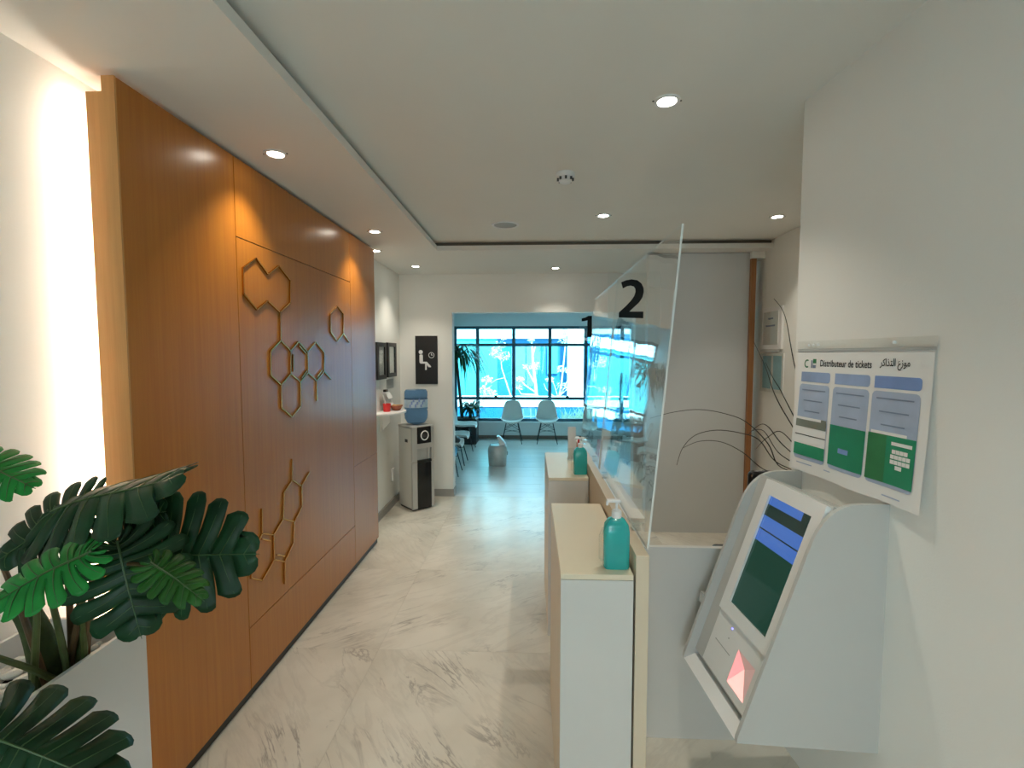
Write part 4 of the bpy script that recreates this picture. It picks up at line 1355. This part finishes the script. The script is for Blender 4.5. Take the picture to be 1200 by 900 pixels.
def strap_plant(name, label, base, trunk, crown, n, L, droop, wid, mat, seed, up=0.5):
    rr = random.Random(seed)
    o = empty(name, base, label, 'plant')
    m = MB(); m.tube(trunk, [0.035, 0.03, 0.026][:len(trunk)] + [0.026] * max(0, len(trunk) - 3), 8); m.build('trunk', 'dark', o, smooth=True)
    for c in crown:
        for k in range(n):
            a = rr.uniform(0, 2 * math.pi)
            l_ = L * rr.uniform(0.7, 1.1)
            u_ = rr.uniform(up - 0.3, up + 0.45)
            d = Vector((math.cos(a), math.sin(a), 0)); sd_ = Vector((-d.y, d.x, 0))
            m = MB()
            pr = None
            for i in range(7):
                t = i / 6
                w = wid * math.sin(math.pi * min(0.999, 0.12 + 0.88 * t)) + 0.0008
                p = Vector(c) + d * (l_ * (t - 0.25 * t * t)) + Vector((0, 0, l_ * (u_ * t - droop * t * t)))
                pa, pb2 = p - sd_ * w, p + sd_ * w
                for q_ in (pa, pb2):
                    q_.x = max(q_.x, -1.585); q_.y = min(q_.y, 9.84)
                va, vb = m.bm.verts.new(pa), m.bm.verts.new(pb2)
                if pr: m.face([pr[0], pr[1], vb, va])
                pr = (va, vb)
            m.build('leaf', mat, o, recalc=False, smooth=True)
    return o


strap_plant('dracaena', 'tall hanging leaved dracaena in front of the window beside the left wall', (-1.36, 9.40, 0.505),
            [(-1.36, 9.40, 0.50), (-1.40, 9.36, 1.0), (-1.46, 9.32, 1.75)], [(-1.42, 9.34, 1.80), (-1.40, 9.34, 1.68)], 48, 0.78, 1.30, 0.019, 'dracaena', 5, 0.7)
strap_plant('bushy_plant', 'bushy dark green plant low in the black planter box under the window', (-1.2, 9.42, 0.505),
            [(-1.2, 9.42, 0.50), (-1.2, 9.42, 0.62)], [(-1.20, 9.42, 0.62), (-1.16, 9.42, 0.68)], 46, 0.40, 0.95, 0.022, 'drac_d', 6, 0.85)

# ------------------------------------------------------------------ planter with the monstera
px0, px1, py0, py1, pz = -1.585, -1.25, 0.55, 1.455, 0.893
pl = empty('grey_planter', ((px0 + px1) / 2, 1.0, 0), 'large pale grey planter box at the front end of the oak wall', 'planter')
m = MB()
w = 0.012
m.box(px1 - w, px1, py0, py1, 0, pz); m.box(px0, px0 + w, py0, py1, 0, pz)
m.box(px0 + w, px1 - w, py1 - w, py1, 0, pz); m.box(px0 + w, px1 - w, py0, py0 + w, 0, pz)
m.build('box', 'planter', pl)
bx('soil', 'soil', px0 + w, px1 - w, py0 + w, py1 - w, 0.70, 0.795, pl)
rr = random.Random(11)
peb = []
for v in range(4):
    m = MB()
    m.ball((0, 0, 0), 1.0, 9, 6, scale=(1, 1, 1))
    for vt in m.bm.verts:
        n_ = noise.noise(vt.co * 1.3 + Vector((v * 7, 0, 0)))
        vt.co *= 1 + 0.28 * n_
    ob = m.build('pebble', 'pebble', pl, local=True, smooth=True)
    peb.append(ob)
cnt = 0
for iy in range(24):
    for ix in range(8):
        x = px0 + 0.035 + ix * 0.040 + rr.uniform(-.012, .012)
        y = 0.74 + iy * 0.030 + rr.uniform(-.010, .010)
        if x > px1 - 0.028 or y > py1 - 0.028: continue
        ob = peb[cnt % 4]
        if cnt >= 4:
            ob = ob.copy(); COL.objects.link(ob)
        s = rr.uniform(0.016, 0.024)
        ob.location = Vector((x, y, 0.806 + rr.uniform(-.004, .014))) - Vector(pl.location)
        ob.scale = (s * 1.35, s, s * 0.72)
        ob.rotation_euler = (rr.uniform(-.4, .4), rr.uniform(-.4, .4), rr.uniform(0, 6.28))
        cnt += 1

mon = empty('monstera', (-1.44, 1.25, 0.81), 'monstera with large split dark green leaves growing in the grey planter', 'plant')


def monstera_leaf(base, tip, normal, width, mat, fold=0.25, droop=0.12, cup=0.3, nl=8, gap=0.17, seed=0, side=(1.0, 1.0)):
    """split heart shaped leaf: lobes fan out from the midrib, slits run in from the margin"""
    rr = random.Random(seed)
    base, tip = Vector(base), Vector(tip)
    L = (tip - base).length
    X = (tip - base).normalized()
    N = Vector(normal); N = (N - X * N.dot(X)).normalized()
    Y = N.cross(X)
    hw = width / 2

    def outline(phi):          # heart outline, units of L, around the point 0.32 on the midrib
        pts = [(0, 0.68), (30, 0.66), (60, 0.62), (90, 0.62), (115, 0.64), (140, 0.62), (160, 0.52), (180, 0.34)]
        d = math.degrees(phi)
        for (a, ra), (b_, rb) in zip(pts[:-1], pts[1:]):
            if a <= d <= b_:
                t = (d - a) / (b_ - a); t = t * t * (3 - 2 * t)
                return ra + (rb - ra) * t
        return 0.34

    def place(x, y):
        # x along, y across (units of L); bend
        q = (x - 0.3)
        zz = -droop * q * abs(q) * 1.6 - fold * abs(y) * (0.55 + 0.9 * abs(y)) + cup * 0.05 * math.sin(x * 7 + y * 4)
        yf = y * math.cos(min(1.2, fold * 0.9))
        return base + X * (x * L) + Y * (yf * L) + N * (zz * L)
    m = MB()
    ky = hw / (0.62 * L)
    for s_ in (1, -1):
        for j in range(nl):
            p0 = math.pi * (j / nl) ** 0.92
            p1 = math.pi * ((j + 1) / nl) ** 0.92
            last = (j == nl - 1)
            g_ = gap * rr.uniform(0.75, 1.15)
            t0 = rr.uniform(0.26, 0.40)
            nt, ns = 9, 5
            grid = []
            for it in range(nt + 1):
                t = it / nt
                row = []
                for is_ in range(ns + 1):
                    q = is_ / ns
                    sh = 0 if t < t0 else g_ * ((t - t0) / (1 - t0)) ** 0.6
                    lo_s = 0.0 if j == 0 else sh / 2
                    hi_s = 1.0 - (0 if last else sh / 2)
                    sq = lo_s + (hi_s - lo_s) * q
                    ph = p0 + (p1 - p0) * sq
                    mx = 0.97 * (1 - (ph / math.pi)) ** 1.7
                    r_ = outline(ph)
                    rnd_ = 1 - 0.15 * abs(2 * q - 1) ** 3 - 0.05 * q
                    ox, oy = 0.32 + r_ * rnd_ * math.cos(ph), r_ * rnd_ * math.sin(ph) * ky
                    # vein curves forward
                    bend = math.sin(math.pi * t) * 0.05
                    x = mx + (ox - mx) * t - bend * math.cos(ph) * 0.3 + bend * 0.4
                    y = oy * t
                    zz = 0.018 * math.sin(math.pi * q) * math.sin(math.pi * min(1, t * 1.1))
                    P = place(x, y * s_ * side[0 if s_ > 0 else 1]) + N * (zz * L)
                    row.append(m.bm.verts.new(P))
                grid.append(row)
            for it in range(nt):
                for is_ in range(ns):
                    m.face([grid[it][is_], grid[it + 1][is_], grid[it + 1][is_ + 1], grid[it][is_ + 1]])
    bmesh.ops.remove_doubles(m.bm, verts=m.bm.verts, dist=0.0006)
    lf_ = m.build('leaf', mat, mon, smooth=True)
    sol = lf_.modifiers.new('thick', 'SOLIDIFY'); sol.thickness = 0.0012
    m = MB()
    mid = [place(0.98 * k / 8, 0.0) + N * 0.0016 for k in range(9)]
    m.tube(mid, [0.0032 * (1 - 0.8 * k / 8) for k in range(9)], 6)
    for s_ in (1, -1):
        for j in range(nl):
            ph = math.pi * ((j + 0.5) / nl) ** 0.92
            mx = 0.97 * (1 - ph / math.pi) ** 1.7
            r_ = outline(ph) * 0.92
            ox, oy = 0.32 + r_ * math.cos(ph), r_ * math.sin(ph) * ky
            vv = []
            for k in range(7):
                t = k / 6
                bend = math.sin(math.pi * t) * 0.05
                vv.append(place(mx + (ox - mx) * t - bend * math.cos(ph) * 0.3 + bend * 0.4, oy * t * s_ * side[0 if s_ > 0 else 1]) + N * (0.0012 + 0.018 * L * math.sin(math.pi * min(1, t * 1.1))))
            m.tube(vv, [0.0014 * (1 - 0.7 * k / 6) for k in range(7)], 5)
    m.build('veins', 'vein', lf_, smooth=True)
    return base


roots = [(-1.335, 1.27, 0.80), (-1.30, 1.29, 0.80), (-1.32, 1.31, 0.80), (-1.30, 1.25, 0.80), (-1.345, 1.30, 0.80), (-1.36, 1.20, 0.80), (-1.33, 1.22, 0.80)]
LV = [  # base, tip, normal, width, material, fold, droop, seed
    ((-1.045, 1.215, 1.212), (-0.745, 1.255, 1.200), (0.42, -0.90, 0.22), 0.35, 'leaf', 0.10, 0.10, 1),
    ((-1.03, 1.13, 1.285), (-0.955, 1.09, 1.045), (0.45, -0.85, 0.30), 0.29, 'leaf', 0.22, 0.18, 2),
    ((-0.905, 1.08, 1.248), (-0.750, 1.03, 1.208), (0.30, -0.55, 0.80), 0.12, 'leaf_b', 0.30, 0.30, 3),
    ((-1.25, 1.17, 1.335), (-0.775, 1.04, 1.500), (0.38, -0.50, 0.78), 0.30, 'leaf', 0.50, 0.05, 4),
    ((-1.15, 1.20, 1.355), (-1.35, 1.09, 1.245), (0.25, -0.80, 0.55), 0.24, 'leaf', 0.35, 0.25, 5),
    ((-0.99, 1.02, 1.300), (-1.14, 0.90, 1.245), (0.30, -0.45, 0.80), 0.17, 'leaf_c', 0.30, 0.30, 6),
    ((-1.36, 1.10, 1.490), (-1.165, 1.05, 1.455), (0.20, -0.60, 0.70), 0.15, 'leaf_c', 0.35, 0.2, 7),
    ((-1.19, 0.92, 0.955), (-0.885, 0.95, 0.820), (0.35, -0.50, 0.85), 0.34, 'leaf', 0.55, 0.25, 8),
    ((-1.12, 1.22, 1.300), (-0.97, 1.21, 1.335), (0.30, -0.85, 0.30), 0.22, 'leaf', 0.25, 0.10, 9),
]
for k, (b_, t_, n_, w_, mt, fo, dr, sd_) in enumerate(LV):
    monstera_leaf(b_, t_, n_, w_, mt, fold=fo, droop=dr, seed=sd_)
    r0 = Vector(roots[k % len(roots)])
    B = Vector(b_)
    midp = (r0 + B) / 2 + Vector((-0.04 if k != 7 else 0.0, 0.0, 0.10 + 0.03 * (k % 3)))
    if k == 7:
        midp = Vector((-1.28, 1.0, 1.06))
    m = MB()
    path = smoothpath([r0, r0 + (midp - r0) * 0.55 + Vector((0, 0, 0.02)), midp, B], 6)
    n2 = len(path)
    m.tube(path, [0.010 - 0.0062 * i / (n2 - 1) for i in range(n2)], 8)
    m.build('leaf_stalk', 'stem' if k % 2 else 'stem_b', mon, smooth=True)
m = MB()
tp = smoothpath([(-1.36, 1.25, 0.79), (-1.37, 1.25, 0.88), (-1.40, 1.25, 0.99), (-1.45, 1.24, 1.10)], 5)
m.tube(tp, [0.045 - 0.02 * i / (len(tp) - 1) for i in range(len(tp))], 12)
m.build('trunk', 'trunk', mon, smooth=True)
m = MB()
tp = smoothpath([(-1.305, 1.285, 0.79), (-1.30, 1.285, 0.86), (-1.305, 1.285, 0.98)], 5)
m.tube(tp, [0.020 - 0.010 * i / (len(tp) - 1) for i in range(len(tp))], 10)
m.build('stem_sheath', 'stem', mon, smooth=True)
